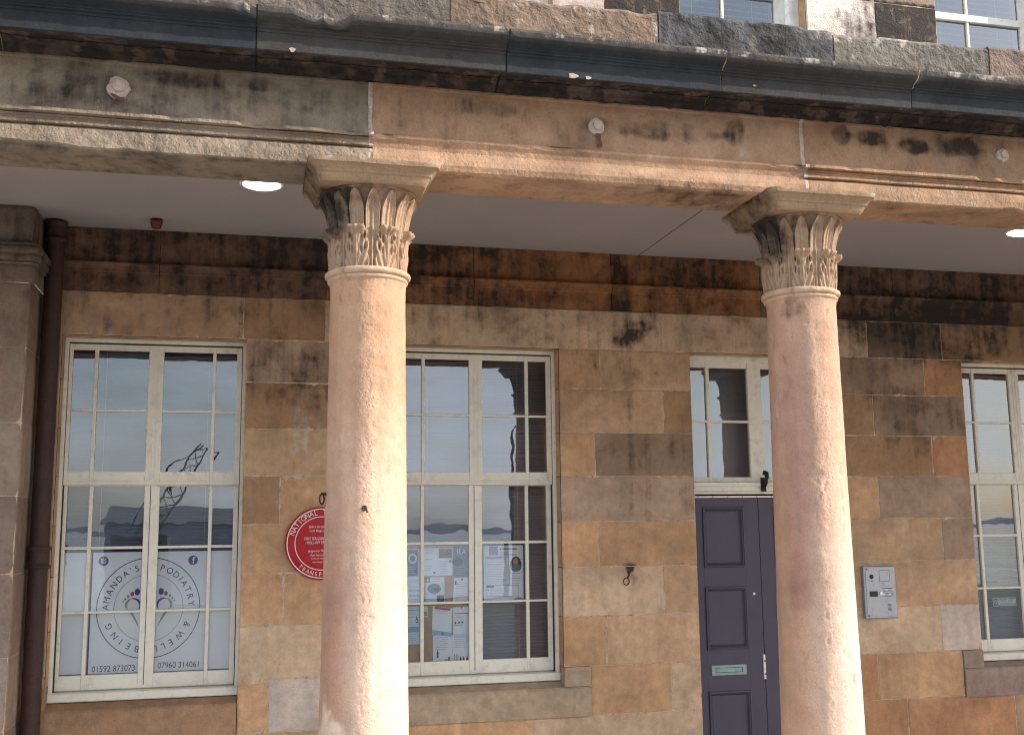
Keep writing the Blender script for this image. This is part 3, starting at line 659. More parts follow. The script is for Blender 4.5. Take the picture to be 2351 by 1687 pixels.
for i in range(7):
    a, b_ = JB[i], JB[i + 1]; crisp = i != 2
    def dsp(q, i=i):
        n = fbm(q, 5, 4, 60 + i); m = fbm(q, 40, 3, 61); z = q[:, 2]; low = (z < 3.56) & (q[:, 1] < -2.5)
        q[:, 1] += (n - .5) * .010 + (m - .5) * np.where(low & (i < 2), .009, .0025)
        edge = (z < 3.475) & (q[:, 1] < -2.56)
        q[:, 2] += np.where(edge, np.clip(fbm(q, 3, 3, 70, (1, 0, 0)) - .62, 0, 1) * .16 + (m - .5) * .006, 0)
        q[:, 1] += np.where((z > 3.59) & (z < 3.62), np.clip(fbm(q, 6, 3, 71, (1, 0, 0)) - .58, 0, 1) * .12, 0)
        return q
    extrude(bt, arch_prof(crisp), a + (.010 if i > 0 else 0), b_ - .008, s2l(tones[i]), beam_mask, dx=.012, ds=.007, disp=dsp)
    if i < 6:      # thick mortar joint, following the moulding
        pj = [(y + .001 if y < -2.5 else y, z) for y, z in arch_prof(True)]
        extrude(bt, pj, b_ - .009, b_ + .011, (1, 1, 1), lambda q: q * 0, dx=.004, ds=.01, disp=rough_disp(.014, 40, 4), mat=1)
bt.build('architrave', [M_STONE, M_FILLER], PO, smooth=False)

# filled tie-bolt heads with rust below
for (x, z, r, sd_, st) in ((-.581, 3.736, .047, 1, .0), (1.506, 3.732, .040, 2, .07), (3.672, 3.752, .036, 3, .0)):
    b = MB(); k = 36; V = []
    for (f_, y) in ((1.0, -2.577), (.92, -2.588), (.6, -2.590)):
        for j in range(k):
            t = 2 * math.pi * j / k; rr = r * f_ * (1 + (.22 if sd_ != 2 else .06) * (fbm(np.array([[math.cos(t) * 2, math.sin(t) * 2, sd_ * 5.]]), 1.2, 3, sd_)[0] - .5) * 2)
            V.append((x + rr * math.cos(t), y, z + rr * math.sin(t) * (1.05)))
    b.add(V, [(l * k + j, l * k + (j + 1) % k, (l + 1) * k + (j + 1) % k, (l + 1) * k + j) for l in (0, 1) for j in range(k)] + [tuple(2 * k + j for j in range(k))])
    b.lathe([(.0, -2.600), (r * .5, -2.5995), (r * .56, -2.596), (r * .56, -2.588)], x + .004, 0, 32, axis='y', c3=z + .004)
    if sd_ == 1: b.poly([(x - .03, z - .028), (x - .01, z - .034), (x + .012, z - .045), (x + .03, z - .042), (x + .022, z - .058), (x, z - .056), (x - .022, z - .042)], -2.592, 1)
    if st: b.poly([(x - .006, z - .035), (x + .018, z - .035), (x + .020, z - .07), (x + .026, z - .098), (x - .002, z - .098), (x + .002, z - .075)], -2.5905, 1)
    b.build('bolt_head', [M_FILLER, M_RUSTSTAIN], PO, smooth=False)

# cornice
CP = [(-2.45, 3.853), (-2.592, 3.853), (-2.600, 3.862), (-2.618, 3.866), (-2.625, 3.880), (-2.66, 3.888), (-2.66, 3.893), (-2.785, 3.880), (-2.785, 3.874), (-2.798, 3.858), (-2.803, 3.862), (-2.803, 3.934), (-2.808, 3.936), (-2.812, 3.944), (-2.822, 3.947), (-2.822, 3.954), (-2.830, 3.957), (-2.830, 3.965), (-2.838, 3.968), (-2.862, 3.978), (-2.876, 3.992), (-2.884, 4.012), (-2.884, 4.022), (-2.80, 4.05), (-2.56, 4.085), (-2.45, 4.085)]
JC = [-3.6, -2.1, -1.03, -.026, 1.029, 2.036, 3.013, 4.05, 5.1, 6.2, 7.3, 13.5]
def corn_mask(q):
    x, y, z = q[:, 0], q[:, 1], q[:, 2]; n1 = fbm(q, 3, 4, 81); n2 = fbm(q, 16, 4, 82)
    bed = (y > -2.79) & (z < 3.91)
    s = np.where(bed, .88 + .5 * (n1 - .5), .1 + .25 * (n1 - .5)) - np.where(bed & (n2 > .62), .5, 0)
    s = np.where((z > 3.975) & (n2 > .5), s - .2, s)
    return np.stack([s, np.where(z > 4.0, .45 * n2 + .1, .02), np.where(bed, .5, .12 + .6 * sm(3.99, 4.03, z))], 1)
cn = MB()
for i in range(len(JC) - 1):
    tw = s2l([(58, 56, 56), (52, 53, 55), (46, 49, 53), (60, 58, 57), (48, 51, 54)][i % 5]); tb = s2l((100, 84, 74)); tt_ = s2l((92, 86, 80))
    def tf(q, tw=tw):
        n = fbm(q, 4, 4, 83)[:, None]; z = q[:, 2:3]; y = q[:, 1:2]
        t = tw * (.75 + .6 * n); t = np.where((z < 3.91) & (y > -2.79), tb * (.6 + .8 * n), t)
        u = sm(3.975, 4.02, z + .03 * (n - .5)); return t * (1 - u) + tt_ * u * (.8 + .4 * n)
    jz = RNG.uniform(-.004, .004)
    def dsp(q, i=i, jz=jz):
        z = q[:, 2].copy(); n = fbm(q, 3.4, 5, 90 + i, (1, 0, 0)); m = fbm(q, 22, 3, 92); up = sm(3.955, 3.99, z)
        br = np.clip(n - .66, 0, 1) * .30 * up; q[:, 2] -= np.minimum(br, .03) * .8 ; q[:, 1] += np.minimum(br, .03) * .8
        q[:, 2] += (m - .5) * .006 * up + jz; q[:, 1] += (m - .5) * .005 * up
        bed = (z < 3.90) & (q[:, 1] > -2.79) & (q[:, 1] < -2.5); q[:, 2] += np.where(bed, (m - .5) * .022, 0)
        return q
    extrude(cn, CP, JC[i] + .003, JC[i + 1] - .003, tf, corn_mask, dx=.012, ds=.008, disp=dsp)
    if i < len(JC) - 2:
        pj = [(y + .007, z - .003 if z > 3.95 else z + .006) for y, z in CP]; extrude(cn, pj, JC[i + 1] - .0035, JC[i + 1] + .0035, (1, 1, 1), lambda q: q * 0, dx=.004, ds=.02, disp=rough_disp(.006, 60, 4), mat=2 if i in (2, 3) else 1)
for (x, z, a, b_) in ((1.33, 3.868, .022, .012), (1.40, 3.865, .013, .008), (.12, 3.87, .012, .010), (2.2, 3.90, .008, .005)):
    cn.add([(x + a * math.cos(t) * (1 + .3 * math.sin(3 * t + x)), -2.8045, z + b_ * math.sin(t)) for t in np.linspace(0, 2 * math.pi, 14, endpoint=False)], [tuple(range(14))], 3)
cn.build('cornice', [M_STONE, M_MORTAR, M_GAP, M_FILLER], PO)

# blocking course above the cornice
def par_mask(q):
    x = q[:, 0]; n1 = fbm(q, 3, 4, 101); n2 = fbm(q, 12, 4, 102)
    dark = sm(1.83, 1.86, x) * (1 - sm(2.70, 2.80, x)); grey = (x < .83)
    mid = (x > 2.772) & (x < 3.665)
    return np.stack([.05 + .3 * (n1 - .4) + .60 * dark * (1 - .9 * sm(.5, .58, fbm(q, 2.2, 3, 107)) * sm(2.3, 2.5, x)) + np.where(grey, .12, 0) + np.where(mid, .2 * sm(.4, .6, n1) + .1, 0), .10 + .35 * sm(.55, .7, n2), 1.3 + 0 * x], 1)
pc = MB(); JP = [-3.6, -2.2, -.9, -.02, .83, 1.841, 2.772, 3.665, 4.6, 5.6, 6.7, 13.5]
for i in range(len(JP) - 1):
    tn = {3: (114, 104, 94), 4: (128, 108, 92), 5: (100, 98, 98), 6: (124, 117, 106), 7: (132, 114, 100)}.get(i, (118, 106, 95))
    hh = 4.352 + RNG.uniform(-.007, .007)
    def dsp(q, hh=hh):
        m = fbm(q, 34, 3, 111); n = fbm(q, 9, 3, 112); top = q[:, 2] > hh - .012
        q[:, 1] += -(np.clip(m - .5, -.5, .5)) * .012 + (n - .5) * .012 + np.where(top, .008, 0)
        q[:, 2] -= np.where(q[:, 2] > hh - .03, np.clip(n - .5, 0, 1) * .05, 0); return q
    extrude(pc, [(-2.545, 4.06), (-2.545, 4.1), (-2.55, hh - .006), (-2.544, hh), (-2.3, hh), (-2.3, 4.06)], JP[i] + .004, JP[i + 1] - .004, s2l(tn), par_mask, dx=.011, ds=.011, disp=dsp)
    if i < len(JP) - 2: pc.box(JP[i + 1] - .005, JP[i + 1] + .005, -2.536, -2.31, 4.06, 4.31, 1)
pc.build('parapet', [M_STONE, M_MORTAR], PO)
r = MB(); r.box(-3.6, 13.5, -2.298, .0, 4.04, 4.14); r.build('roof', M_LEAD, PO)
c = MB(); c.box(-3.6, 13.5, -2.309, -.005, 3.835, 3.86)
for x in (-2.6, 2.66, 7.9): c.box(x, x + .005, -2.308, -.01, 3.8335, 3.8352, 1)
c.build('ceiling', [M_CEIL, M_CEILJ], PO)

# ------------------------------------------------------------------ columns
def column(cx, cy, seed, detail=True):
    col = empty('column', (cx, cy, 0)); col.parent = PO
    # shaft
    nT, nZ = (224, 260) if detail else (48, 40)
    T = np.linspace(0, 2 * math.pi, nT, endpoint=False); Z = np.linspace(.22, 2.985, nZ)
    TT, ZZ = np.meshgrid(T, Z, indexing='ij')
    Rr = .1625 + (3.0 - ZZ) * .0128 - .002 * np.sin((ZZ - .2) / 2.8 * math.pi)
    Rr = Rr + np.where(ZZ > 2.93, (ZZ - 2.93) ** 2 * 2.2, 0)
    q = np.stack([np.cos(TT) * Rr, np.sin(TT) * Rr, ZZ], 2).reshape(-1, 3) + np.array([seed * 3.3, 0, 0])
    rough = fbm(q, 26, 4, seed); und = fbm(q, 4, 3, seed + 5, (1, 1, .5)); chips = np.clip(fbm(q, 9, 3, seed + 9) - .70, 0, 1)
    d = (rough - .5) * .0028 + (und - .5) * .005 - chips * .07 - np.clip(fbm(q, 45, 2, seed + 3) - .70, 0, 1) * .03
    th = TT.ravel(); z = ZZ.ravel()
    def dent(a, zc, ra, rz, dep):
        da = (th - R_(a) + math.pi) % (2 * math.pi) - math.pi
        return -dep * np.clip(1 - np.sqrt((da / ra) ** 2 + ((z - zc) / rz) ** 2) * (.8 + .5 * und), 0, 1) ** .6
    tint = np.zeros((len(z), 3)) + s2l((188, 153, 129)); soot = np.zeros_like(z) - .05; pale = np.zeros_like(z) + .05
    def sp(a, zc, ra, rz, sharp=.25, ns=.8):       # stain patch in (angle, height)
        da = (th - R_(a) + math.pi) % (2 * math.pi) - math.pi
        return 1 - sm(1 - sharp, 1 + sharp, np.sqrt((da / ra) ** 2 + ((z - zc) / rz) ** 2) + (fbm(q, 10, 4, seed + 30) - .5) * ns)
    if seed == 1:
        st = np.clip(sp(-140, 1.5, .55, .45, .6, .9) * .7 + sp(-125, 1.02, .3, .16, .6) * .6, 0, 1)
        tint = tint * (1 - st[:, None]) + s2l((168, 126, 106)) * st[:, None]
        up = sm(2.3, 2.7, z + .2 * und); tint = tint * (1 - .5 * up[:, None]) + s2l((184, 144, 110)) * .5 * up[:, None]
        lw = np.clip(sp(-150, .62, .75, .58, .06, .7), 0, 1); tint = tint * (1 - lw[:, None]) + s2l((212, 188, 166)) * lw[:, None]
        wv = sm(.5, .56, fbm(q, 3, 3, 44, (1.8, 1.8, .8))) * sm(2.5, 2.2, z); tint = tint * (1 + .10 * wv[:, None])
    elif seed == 2:
        st = np.clip(sp(-138, 2.0, .5, .62, .6, .8) * .75 + sp(-140, 1.6, .3, .2, .3) * .3, 0, 1); bnd = sm(1.48, 1.54, z + .05 * (und - .5))
        st = st * bnd; tint = tint * (1 - st[:, None]) + s2l((170, 130, 114)) * st[:, None]
        gs = sp(-135, 2.93, .35, .05, .5, .8); soot += .28 * gs
        d += dent(-29, 1.46, .10, .035, .02) + dent(-29, .96, .10, .05, .022) + dent(-60, .92, .16, .05, .010) + dent(-66, 1.22, .04, .04, .008)
    sunside = (sm(2.6, 1.1, z) * sm(-.2, .9, np.cos(th - R_(-45))))[:, None]; tint = tint * (1 - .6 * sunside) + s2l((226, 204, 184)) * .6 * sunside  # lower sun side whitened in the tint, standing in for stronger sunlight
    tint = tint * (.92 + .16 * und)[:, None]
    lump = (fbm(q, 3, 4, seed + 50, (1, 1, 2)) > .5)
    mask = np.stack([soot, pale, .12 + .5 * sm(.45, .62, fbm(q, 2.2, 3, seed + 60, (1.6, 1.6, .35))) + .8 * sp(-98 if seed == 1 else -112, 2.0, .22, 1.4, .5, .9)], 1)
    RR = Rr + d.reshape(Rr.shape)
    P = np.stack([np.cos(TT) * RR, np.sin(TT) * RR, ZZ], 2)
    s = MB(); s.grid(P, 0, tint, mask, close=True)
    s.lathe([(.27, 0), (.27, .06), (.25, .065), (.262, .09), (.25, .125), (.225, .135), (.222, .16), (.232, .175), (.222, .19), (.2, .2), (.196, .23)], 0, 0, 48, 0, s2l((200, 165, 130)), (.1, .05, .4))
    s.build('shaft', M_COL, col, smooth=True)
    # astragal
    a = MB(); nT = 160; prof = [(.160, 2.966), (.1665, 2.970), (.1745, 2.974), (.177, 2.981), (.1735, 2.988), (.1705, 2.990), (.181, 2.992), (.187, 2.998), (.1885, 3.006), (.186, 3.013), (.178, 3.018), (.165, 3.020), (.15, 3.021)]
    T = np.linspace(0, 2 * math.pi, nT, endpoint=False); pr = np.array(prof); TT, I = np.meshgrid(T, np.arange(len(prof)), indexing='ij')
    Rr = pr[I, 0]; Zz = pr[I, 1]; q = np.stack([np.cos(TT) * Rr, np.sin(TT) * Rr, Zz], 2).reshape(-1, 3)
    dd = ((fbm(q, 18, 3, seed + 70) - .5) * .006 - np.clip(fbm(q, 7, 3, seed + 71) - .66, 0, 1) * .08).reshape(Rr.shape) * (Rr > .165)
    P = np.stack([np.cos(TT) * (Rr + dd), np.sin(TT) * (Rr + dd), Zz], 2); a.grid(P, 0, s2l((196, 166, 138)), np.stack([.1 + 0 * q[:, 0], .1 + 0 * q[:, 0], .4 + 0 * q[:, 0]], 1), close=True)
    a.build('astragal', M_CAP, col, smooth=True)
    # carved bell: tall leaves above a ring of acanthus
    nT, nZ = (960, 150) if detail else (192, 40)
    T = np.linspace(0, 2 * math.pi, nT, endpoint=False); Z = np.linspace(3.016, 3.372, nZ); TT, ZZ = np.meshgrid(T, Z, indexing='ij')
    t = (ZZ - 3.016) / .356
    base = .156 + .052 * t ** 3.2
    a0 = (TT + math.pi / 2)                       # 0 = street side
    P16 = 2 * math.pi / 16; P8 = 2 * math.pi / 8
    u = ((a0 / P16 + .5) % 1 - .5) * 2            # -1..1 across a tall leaf
    hz = np.clip((3.354 - ZZ) / .080, 0, 1); wl = .97 * hz ** .55 * np.clip(1.02 - .05 * t, .1, 1.1)
    ins = wl - np.abs(u); uu = np.abs(u) / np.maximum(wl, .05)
    leaf = sm(0, .07, ins); rim = np.exp(-((uu - .86) / .10) ** 2) * (ZZ > 3.05)
    nrib = np.cos(uu * math.pi * 3.2) * .0016 * sm(3.345, 3.29, ZZ)
    rel = leaf * (.004 + .012 * t ** 2.5 + rim * .0085 + nrib * 1.5 - .006 * (1 - uu ** 2) * sm(.3, .7, t)) - (1 - leaf) * .008 * sm(3.36, 3.30, ZZ)
    tip = np.exp(-((ZZ - 3.335) / .018) ** 2) * leaf * .006
    Rb = base + rel + tip
    # acanthus
    v = (((a0 - P16) / P8 + .5) % 1 - .5) * 2; tz = np.clip((ZZ - 3.016) / .180, 0, 1.2)
    lob = .70 + .17 * np.abs(np.sin(tz * math.pi * 2.6 + .35)) ** .6 - .10 * tz
    wa = np.where(tz < .80, lob, .58 - .9 * np.clip(tz - .93, 0, 1)); ina = wa - np.abs(v)
    ac = sm(0, .07, ina) * sm(1.03, .99, tz); av = np.abs(v)
    vein = .0028 * np.cos((av * 6.5 - (tz * 4.2) * (1 + .4 * av)) * math.pi * .9) * (av > .08) + .005 * np.exp(-(av / .07) ** 2)
    eye = 0
    for (ev, ez) in ((.30, .42), (.30, .70), (.55, .50), (.50, .78)):
        eye = eye + np.exp(-(((av - ev) / .055) ** 2 + ((tz - ez) / .07) ** 2))
    curl = .026 * sm(.78, .96, tz) * sm(.65, .45, av) + .004 * sm(.0, .4, tz)
    ra = .010 + .006 * tz + vein + curl - .034 * np.clip(eye, 0, 1)
    Rb = np.where(ac > 0, Rb * (1 - ac) + ac * np.maximum(Rb, .158 + ra), Rb)
    stem = np.exp(-((((a0 / P8 + .5) % 1 - .5) * 2) / .10) ** 2) * (tz < 1) * .006; Rb = Rb + stem * (1 - ac)
    rimz = sm(3.352, 3.360, ZZ); Rb = np.maximum(Rb, rimz * .217)
    q = np.stack([np.cos(TT) * Rb, np.sin(TT) * Rb, ZZ], 2).reshape(-1, 3)
    Rb = Rb + ((fbm(q, 45, 3, seed + 80) - .5) * .004).reshape(Rb.shape) - (np.clip(fbm(q, 14, 3, seed + 81) - .68, 0, 1) * .04).reshape(Rb.shape)
    P = np.stack([np.cos(TT) * Rb, np.sin(TT) * Rb, ZZ], 2)
    # soot sits on the sheltered left flank
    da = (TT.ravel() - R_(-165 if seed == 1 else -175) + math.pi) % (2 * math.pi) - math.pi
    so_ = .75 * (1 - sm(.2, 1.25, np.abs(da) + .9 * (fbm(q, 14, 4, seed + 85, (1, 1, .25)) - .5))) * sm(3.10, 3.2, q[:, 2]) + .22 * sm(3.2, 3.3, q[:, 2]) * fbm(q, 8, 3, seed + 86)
    so_ += .10 + .22 * (1 - sm(.0, .10, ins)).ravel() * (tz.ravel() > 1)
    cb = MB(); cb.grid(P, 0, s2l((166, 139, 114)) * (.88 + .24 * fbm(q, 9, 3, 88))[:, None], np.stack([so_, .1 + 0 * so_, .25 + 0 * so_], 1), close=True)
    cb.build('capital', M_CAP, col, smooth=True)
    # abacus: flared square slab
    ab = MB(); lv = [(3.374, .0), (3.366, .205), (3.368, .226), (3.378, .233), (3.400, .243), (3.404, .249), (3.412, .252), (3.425, .263), (3.434, .272), (3.437, .279), (3.4555, .283), (3.4556, .15)]
    per = 120; V = []
    for z_, h in lv:
        for k in range(per):
            sd4 = k / per * 4; e = int(sd4); f_ = (sd4 - e) * 2 - 1
            x, y = [(f_, -1), (1, f_), (-f_, 1), (-1, -f_)][e]
            cut = 1 - .035 * max(0, abs(f_) - .90) / .10
            V.append((x * h * cut, y * h * cut, z_))
    V = np.array(V); amp = (np.abs(V[:, :2]).max(1) > .2)
    nn = (fbm(V, 14, 4, seed + 95) - .5) * .010 - np.clip(fbm(V, 6, 3, seed + 96) - .62, 0, 1) * .12 * (V[:, 2] > 3.43)
    V2 = V.copy(); V2[:, :2] += (V[:, :2] / .28) * (nn * amp)[:, None]; V2[:, 2] += np.where((V[:, 2] > 3.37) & (V[:, 2] < 3.45), nn * .3, 0)
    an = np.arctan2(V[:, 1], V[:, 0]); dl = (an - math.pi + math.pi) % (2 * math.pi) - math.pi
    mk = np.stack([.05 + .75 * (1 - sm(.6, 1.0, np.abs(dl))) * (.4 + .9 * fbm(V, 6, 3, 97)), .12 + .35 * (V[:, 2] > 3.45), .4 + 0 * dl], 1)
    ab.add(V2, [(l * per + k, l * per + (k + 1) % per, (l + 1) * per + (k + 1) % per, (l + 1) * per + k) for l in range(len(lv) - 1) for k in range(per)], 0, s2l((158, 132, 106)), mk)
    ab.build('abacus', M_CAP, col)
    return col
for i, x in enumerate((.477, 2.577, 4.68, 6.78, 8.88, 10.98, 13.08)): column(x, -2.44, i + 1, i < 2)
q_ = MB(); q_.box(-3.5, -3.1, -2.58, -2.32, 0, 3.455, 0, s2l((180, 150, 120)), (.1, .1, .3)); q_.build('corner_pier', M_STONE, PO)

# iron ring and hook on the first column
def tor(mb, c, R, r, tilt=0., n=28, mat=0):
    pts = [(c[0] + R * math.cos(t) * math.cos(tilt), c[1] + R * math.cos(t) * math.sin(tilt), c[2] + R * math.sin(t)) for t in np.linspace(0, 2 * math.pi, n)]
    mb.tube(pts, r, 8, mat, cap=False)
def rp(cx, a, r): return (cx + r * math.cos(R_(a)), -2.44 + r * math.sin(R_(a)))
x, y = rp(.477, -172, .184); t = MB(); tor(t, (x - .006, y, 2.035), .021, .0035, R_(60)); t.tube([(x + .02, y, 2.055), (x - .01, y, 2.058)], .006, 8)
tag(t.build('iron_ring', M_RUST, smooth=True), 'small rusty iron ring on the edge of the column nearest the red plaque', 'ring')
x, y = rp(.477, -98, .176); t = MB(); t.tube([(x, y + .01, 1.993), (x, y - .02, 1.995), (x + .008, y - .026, 1.985), (x + .01, y - .02, 1.976)], .0035, 8); tor(t, (x, y - .004, 1.993), .009, .003)
tag(t.build('screw_hook', M_RUST, smooth=True), 'tiny brown screw hook in the front of the column beside the red plaque', 'hook')
t = MB(); tor(t, (2.502, -.012, 1.541), .024, .0035, .3); t.tube([(2.525, .0, 1.60), (2.52, -.02, 1.585), (2.51, -.02, 1.567)], .006, 8); t.lathe([(0, -.014), (.010, -.012), (.014, .002)], 2.526, 0, 14, axis='y', c3=1.603)
tag(t.build('iron_ring', M_RUST, smooth=True), 'rusty iron ring hanging from a bolt on the wall between noticeboard window and door', 'ring')

# ------------------------------------------------------------------ ceiling things
def lamp(x, y, lab):
    r = tag(empty('ceiling_light', (x, y, 3.835)), lab, 'light', 'round lights set in the porch ceiling')
    b = MB(); b.lathe([(.122, 0), (.124, -.006), (.112, -.012), (.106, -.010)], 0, 0, 40); b.build('trim_ring', M_WHITEP, r, True)
    b = MB(); b.lathe([(.106, -.010), (.08, -.020), (.03, -.025), (.0, -.026)], 0, 0, 40); b.build('diffuser', M_LAMP, r, True)
lamp(.014, -1.12, 'round white lit ceiling light between the red detector and the nearer column')
lamp(4.98, -1.12, 'round white lit ceiling light at the far end, beyond the second column')
d = MB(); d.lathe([(0, 3.776), (.022, 3.776), (.030, 3.782), (.031, 3.80), (.036, 3.803), (.037, 3.832), (.0, 3.8335)], -.617, -.272, 28, 0)
tag(d.build('heat_detector', M_DARKR, smooth=True), 'small dark red round detector on the ceiling near the drainpipe', 'detector')

# ------------------------------------------------------------------ drainpipe
dp = tag(empty('drainpipe', (-1.225, -.11, 0)), 'rusty brown iron drainpipe running up beside the stone pilaster', 'drainpipe')
def pipe_piece(name, zs, rs, mat=M_RUST):
    b = MB(); n = 28; T = np.linspace(0, 2 * math.pi, n, endpoint=False)
    pr = resample(list(zip(rs, zs)), .02); P = np.array([[(r * math.cos(t), r * math.sin(t), z) for r, z in pr] for t in T]); q = P.reshape(-1, 3)
    dd = (fbm(q, 30, 3, 5) - .5) * .006; P[:, :, 0] += (dd * np.cos(np.repeat(T, len(pr)))).reshape(n, -1); P[:, :, 1] += (dd * np.sin(np.repeat(T, len(pr)))).reshape(n, -1)
    b.grid(P, close=True); return b.build(name, mat, dp, True)
pipe_piece('pipe', [0, 3.84], [.055, .055])
for z in (1.70, 3.70): pipe_piece('collar', [z, z + .002, z + .02, z + .022, z + .105, z + .108, z + .13, z + .132], [.054, .068, .068, .061, .061, .068, .068, .054])
b = MB(); b.box(-.13, .0, -.006, .006, 1.775, 1.787); b.box(-.015, .015, .04, .11, 1.74, 1.80); b.build('bracket', M_BLACK, dp)

# ------------------------------------------------------------------ red plaque
pq = tag(empty('plaque', (.445, -.012, 1.826)), 'round red commemorative plaque with white lettering, half hidden by a column', 'plaque')
X0, Z0, Rp = .445, 1.826, .231
def at(o): o.matrix_parent_inverse = Matrix.Translation((-X0, .012, -Z0)); return o
b = MB(); b.lathe([(0, -.016), (Rp - .012, -.016), (Rp - .012, -.020), (Rp - .004, -.022), (Rp, -.018), (Rp, .0), (0, .0)], X0, 0, 96, 0, axis='y', c3=Z0); at(b.build('disc', M_RED, pq))
b = MB(); b.ring(X0, Z0, Rp - .016, Rp - .010, -.0225); b.ring(X0, Z0, .166, .171, -.0175); at(b.build('rim', M_WHITEP, pq))
b = MB(); y_ = -.0175; arc_text(b, 'NATIONAL TRANSPORT', X0, Z0, .181, .047, y_, R_(-70), R_(8.3), 0, .85)
for i, ch in enumerate('TRANSPORT HERITAGE'):
    a = R_(-138) - i * R_(8.0) ; 
    if ch != ' ': add_text(b, ch, X0 + .207 * math.sin(a), Z0 + .207 * math.cos(a), .036, y_, 0, 'CENTER', -a + math.pi, .85)
for k, (tx, sz, sh) in enumerate((('Before the opening of the', .022, .3), ('Forth Bridge in 1890 the', .022, .3), ('', .01, 0), ('FIRST SEAGOING ROLL-ON', .025, 0), ('/ ROLL-OFF TRAIN FERRY', .025, 0), ('', .01, 0), ('designed by Thomas Bouch', .022, .3), ('from here to Granton', .022, .3))):
    if tx: add_text(b, tx, X0, Z0 + .098 - k * .0255, sz, y_, 0, 'CENTER', 0, .72, shear=sh)
for k, tx in enumerate(('For further information visit', 'www.transporttrust.com')): add_text(b, tx, X0, Z0 - .10 - k * .022, .014, y_, 0, 'CENTER', 0, .8)
at(b.build('lettering', M_WHITEP, pq))

# ------------------------------------------------------------------ intercom
ic = tag(empty('intercom', (4.42, 0, 1.425)), 'brushed steel door entry panel with camera, keypad marks and buttons on the stone wall', 'intercom')
def ai(o): o.matrix_parent_inverse = Matrix.Translation((-4.42, 0, -1.425)); return o
a0, a1, z0, z1 = 4.292, 4.548, 1.240, 1.610
b = MB(); b.box(a0, a1, -.042, .004, z0, z1, bev=.006); ai(b.build('housing', M_STEEL, ic))
b = MB(); b.box(a0 + .012, a1 - .012, -.0455, -.042, z0 + .012, z1 - .012, bev=.001); ai(b.build('front_plate', M_STEEL, ic))
b = MB(); b.lathe([(0, -.049), (.014, -.049), (.017, -.047), (.017, -.045)], a0 + .058, 0, 24, axis='y', c3=z1 - .075); b.box(a0 + .052, a0 + .066, -.0468, -.0455, z1 - .108, z1 - .103); ai(b.build('camera_lens', M_STEELD, ic))
b = MB(); b.box(a0 + .036, a0 + .10, -.0472, -.0455, 1.395, 1.433); ai(b.build('name_panel', M_STEELD, ic))
b = MB(); b.lathe([(0, -.052), (.012, -.052), (.014, -.0455)], a0 + .125, 0, 24, axis='y', c3=1.418)
for k in range(4):
    b.box(a0 + .145, a0 + .225, -.0465, -.0455, 1.395 + k * .018, 1.399 + k * .018, 1); b.box(a0 + .14 + k * .024, a0 + .155 + k * .024, -.049, -.0455, 1.405 + (k % 2) * .03, 1.415 + (k % 2) * .03)
ai(b.build('buttons', [M_STEELL, M_STEELD], ic))
b = MB()
for k in range(6): b.box(a0 + .175, a0 + .205, -.0468, -.0455, 1.292 + k * .009, 1.2955 + k * .009)
for (u, v) in ((.022, .022), (.022, .348)): b.lathe([(0, -.048), (.005, -.048), (.006, -.0455)], a0 + u, 0, 12, axis='y', c3=z0 + v)
for (p0, p1, q0, q1) in ((.12, .205, .26, .262), (.12, .205, .338, .34), (.12, .122, .262, .338), (.203, .205, .262, .338)): b.box(a0 + p0, a0 + p1, -.0462, -.0455, z0 + q0, z0 + q1)
ai(b.build('speaker_grille', M_STEELD, ic))

# ------------------------------------------------------------------ podiatry sign in the first window
sg = tag(empty('window_sign', (-.617, .215, 1.41)), 'large white podiatry window sign with ring lettering and footprint emblem', 'sign')
def asg(o): o.matrix_parent_inverse = Matrix.Translation((.617, -.215, -1.41)); return o
Y = .214
b = MB(); b.box(-1.13, -.10, Y, Y + .003, 1.0, 1.795); asg(b.build('film', M_FILM, sg))
def d2(mb, x0, x1, z0, z1, mat=0, dy=.0008): mb.poly([(x0, z0), (x1, z0), (x1, z1), (x0, z1)], Y - dy, mat)
b = MB()
for (p0, p1, q0, q1) in ((-.972, -.962, 1.0, 1.795), (-.262, -.250, 1.0, 1.795), (-1.13, -.972, 1.785, 1.795), (-.962, -.262, 1.785, 1.795), (-.25, -.10, 1.785, 1.795), (-1.13, -.972, 1.0, 1.043), (-.962, -.262, 1.0, 1.041), (-.25, -.10, 1.0, 1.043)): d2(b, p0, p1, q0, q1)
asg(b.build('border', M_DARKP, sg))
b = MB(); b.ring(-.617, 1.435, .309, .314, Y - .0008); asg(b.build('outer_ring', M_DARKP, sg))
b = MB(); b.ring(-.617, 1.435, .207, .2100, Y - .0008); asg(b.build('inner_ring', M_GREYP, sg))
b = MB(); cx_, cz_ = -.617, 1.435
for body, angs in (("AMANDA'S", (-88, -78, -67, -56, -45, -34.5, -26, -18)), ('PODIATRY', (17, 28, 38.5, 47, 55, 65, 75, 85)), ('&WELL', (115, 132, 147, 158, 169)), ('BEING', (194, 206, 218, 230, 245))):
    for ch, a_ in zip(body, angs): arc_text(b, ch, cx_, cz_, .240, .056, Y - .001, R_(a_), 0, 0, .95)
add_text(b, '01592 873073', -.812, 1.052, .052, Y - .001, 0, 'CENTER', 0, .86); add_text(b, '07960 314061', -.422, 1.060, .052, Y - .001, 0, 'CENTER', 0, .86)
asg(b.build('lettering', M_DARKP, sg))
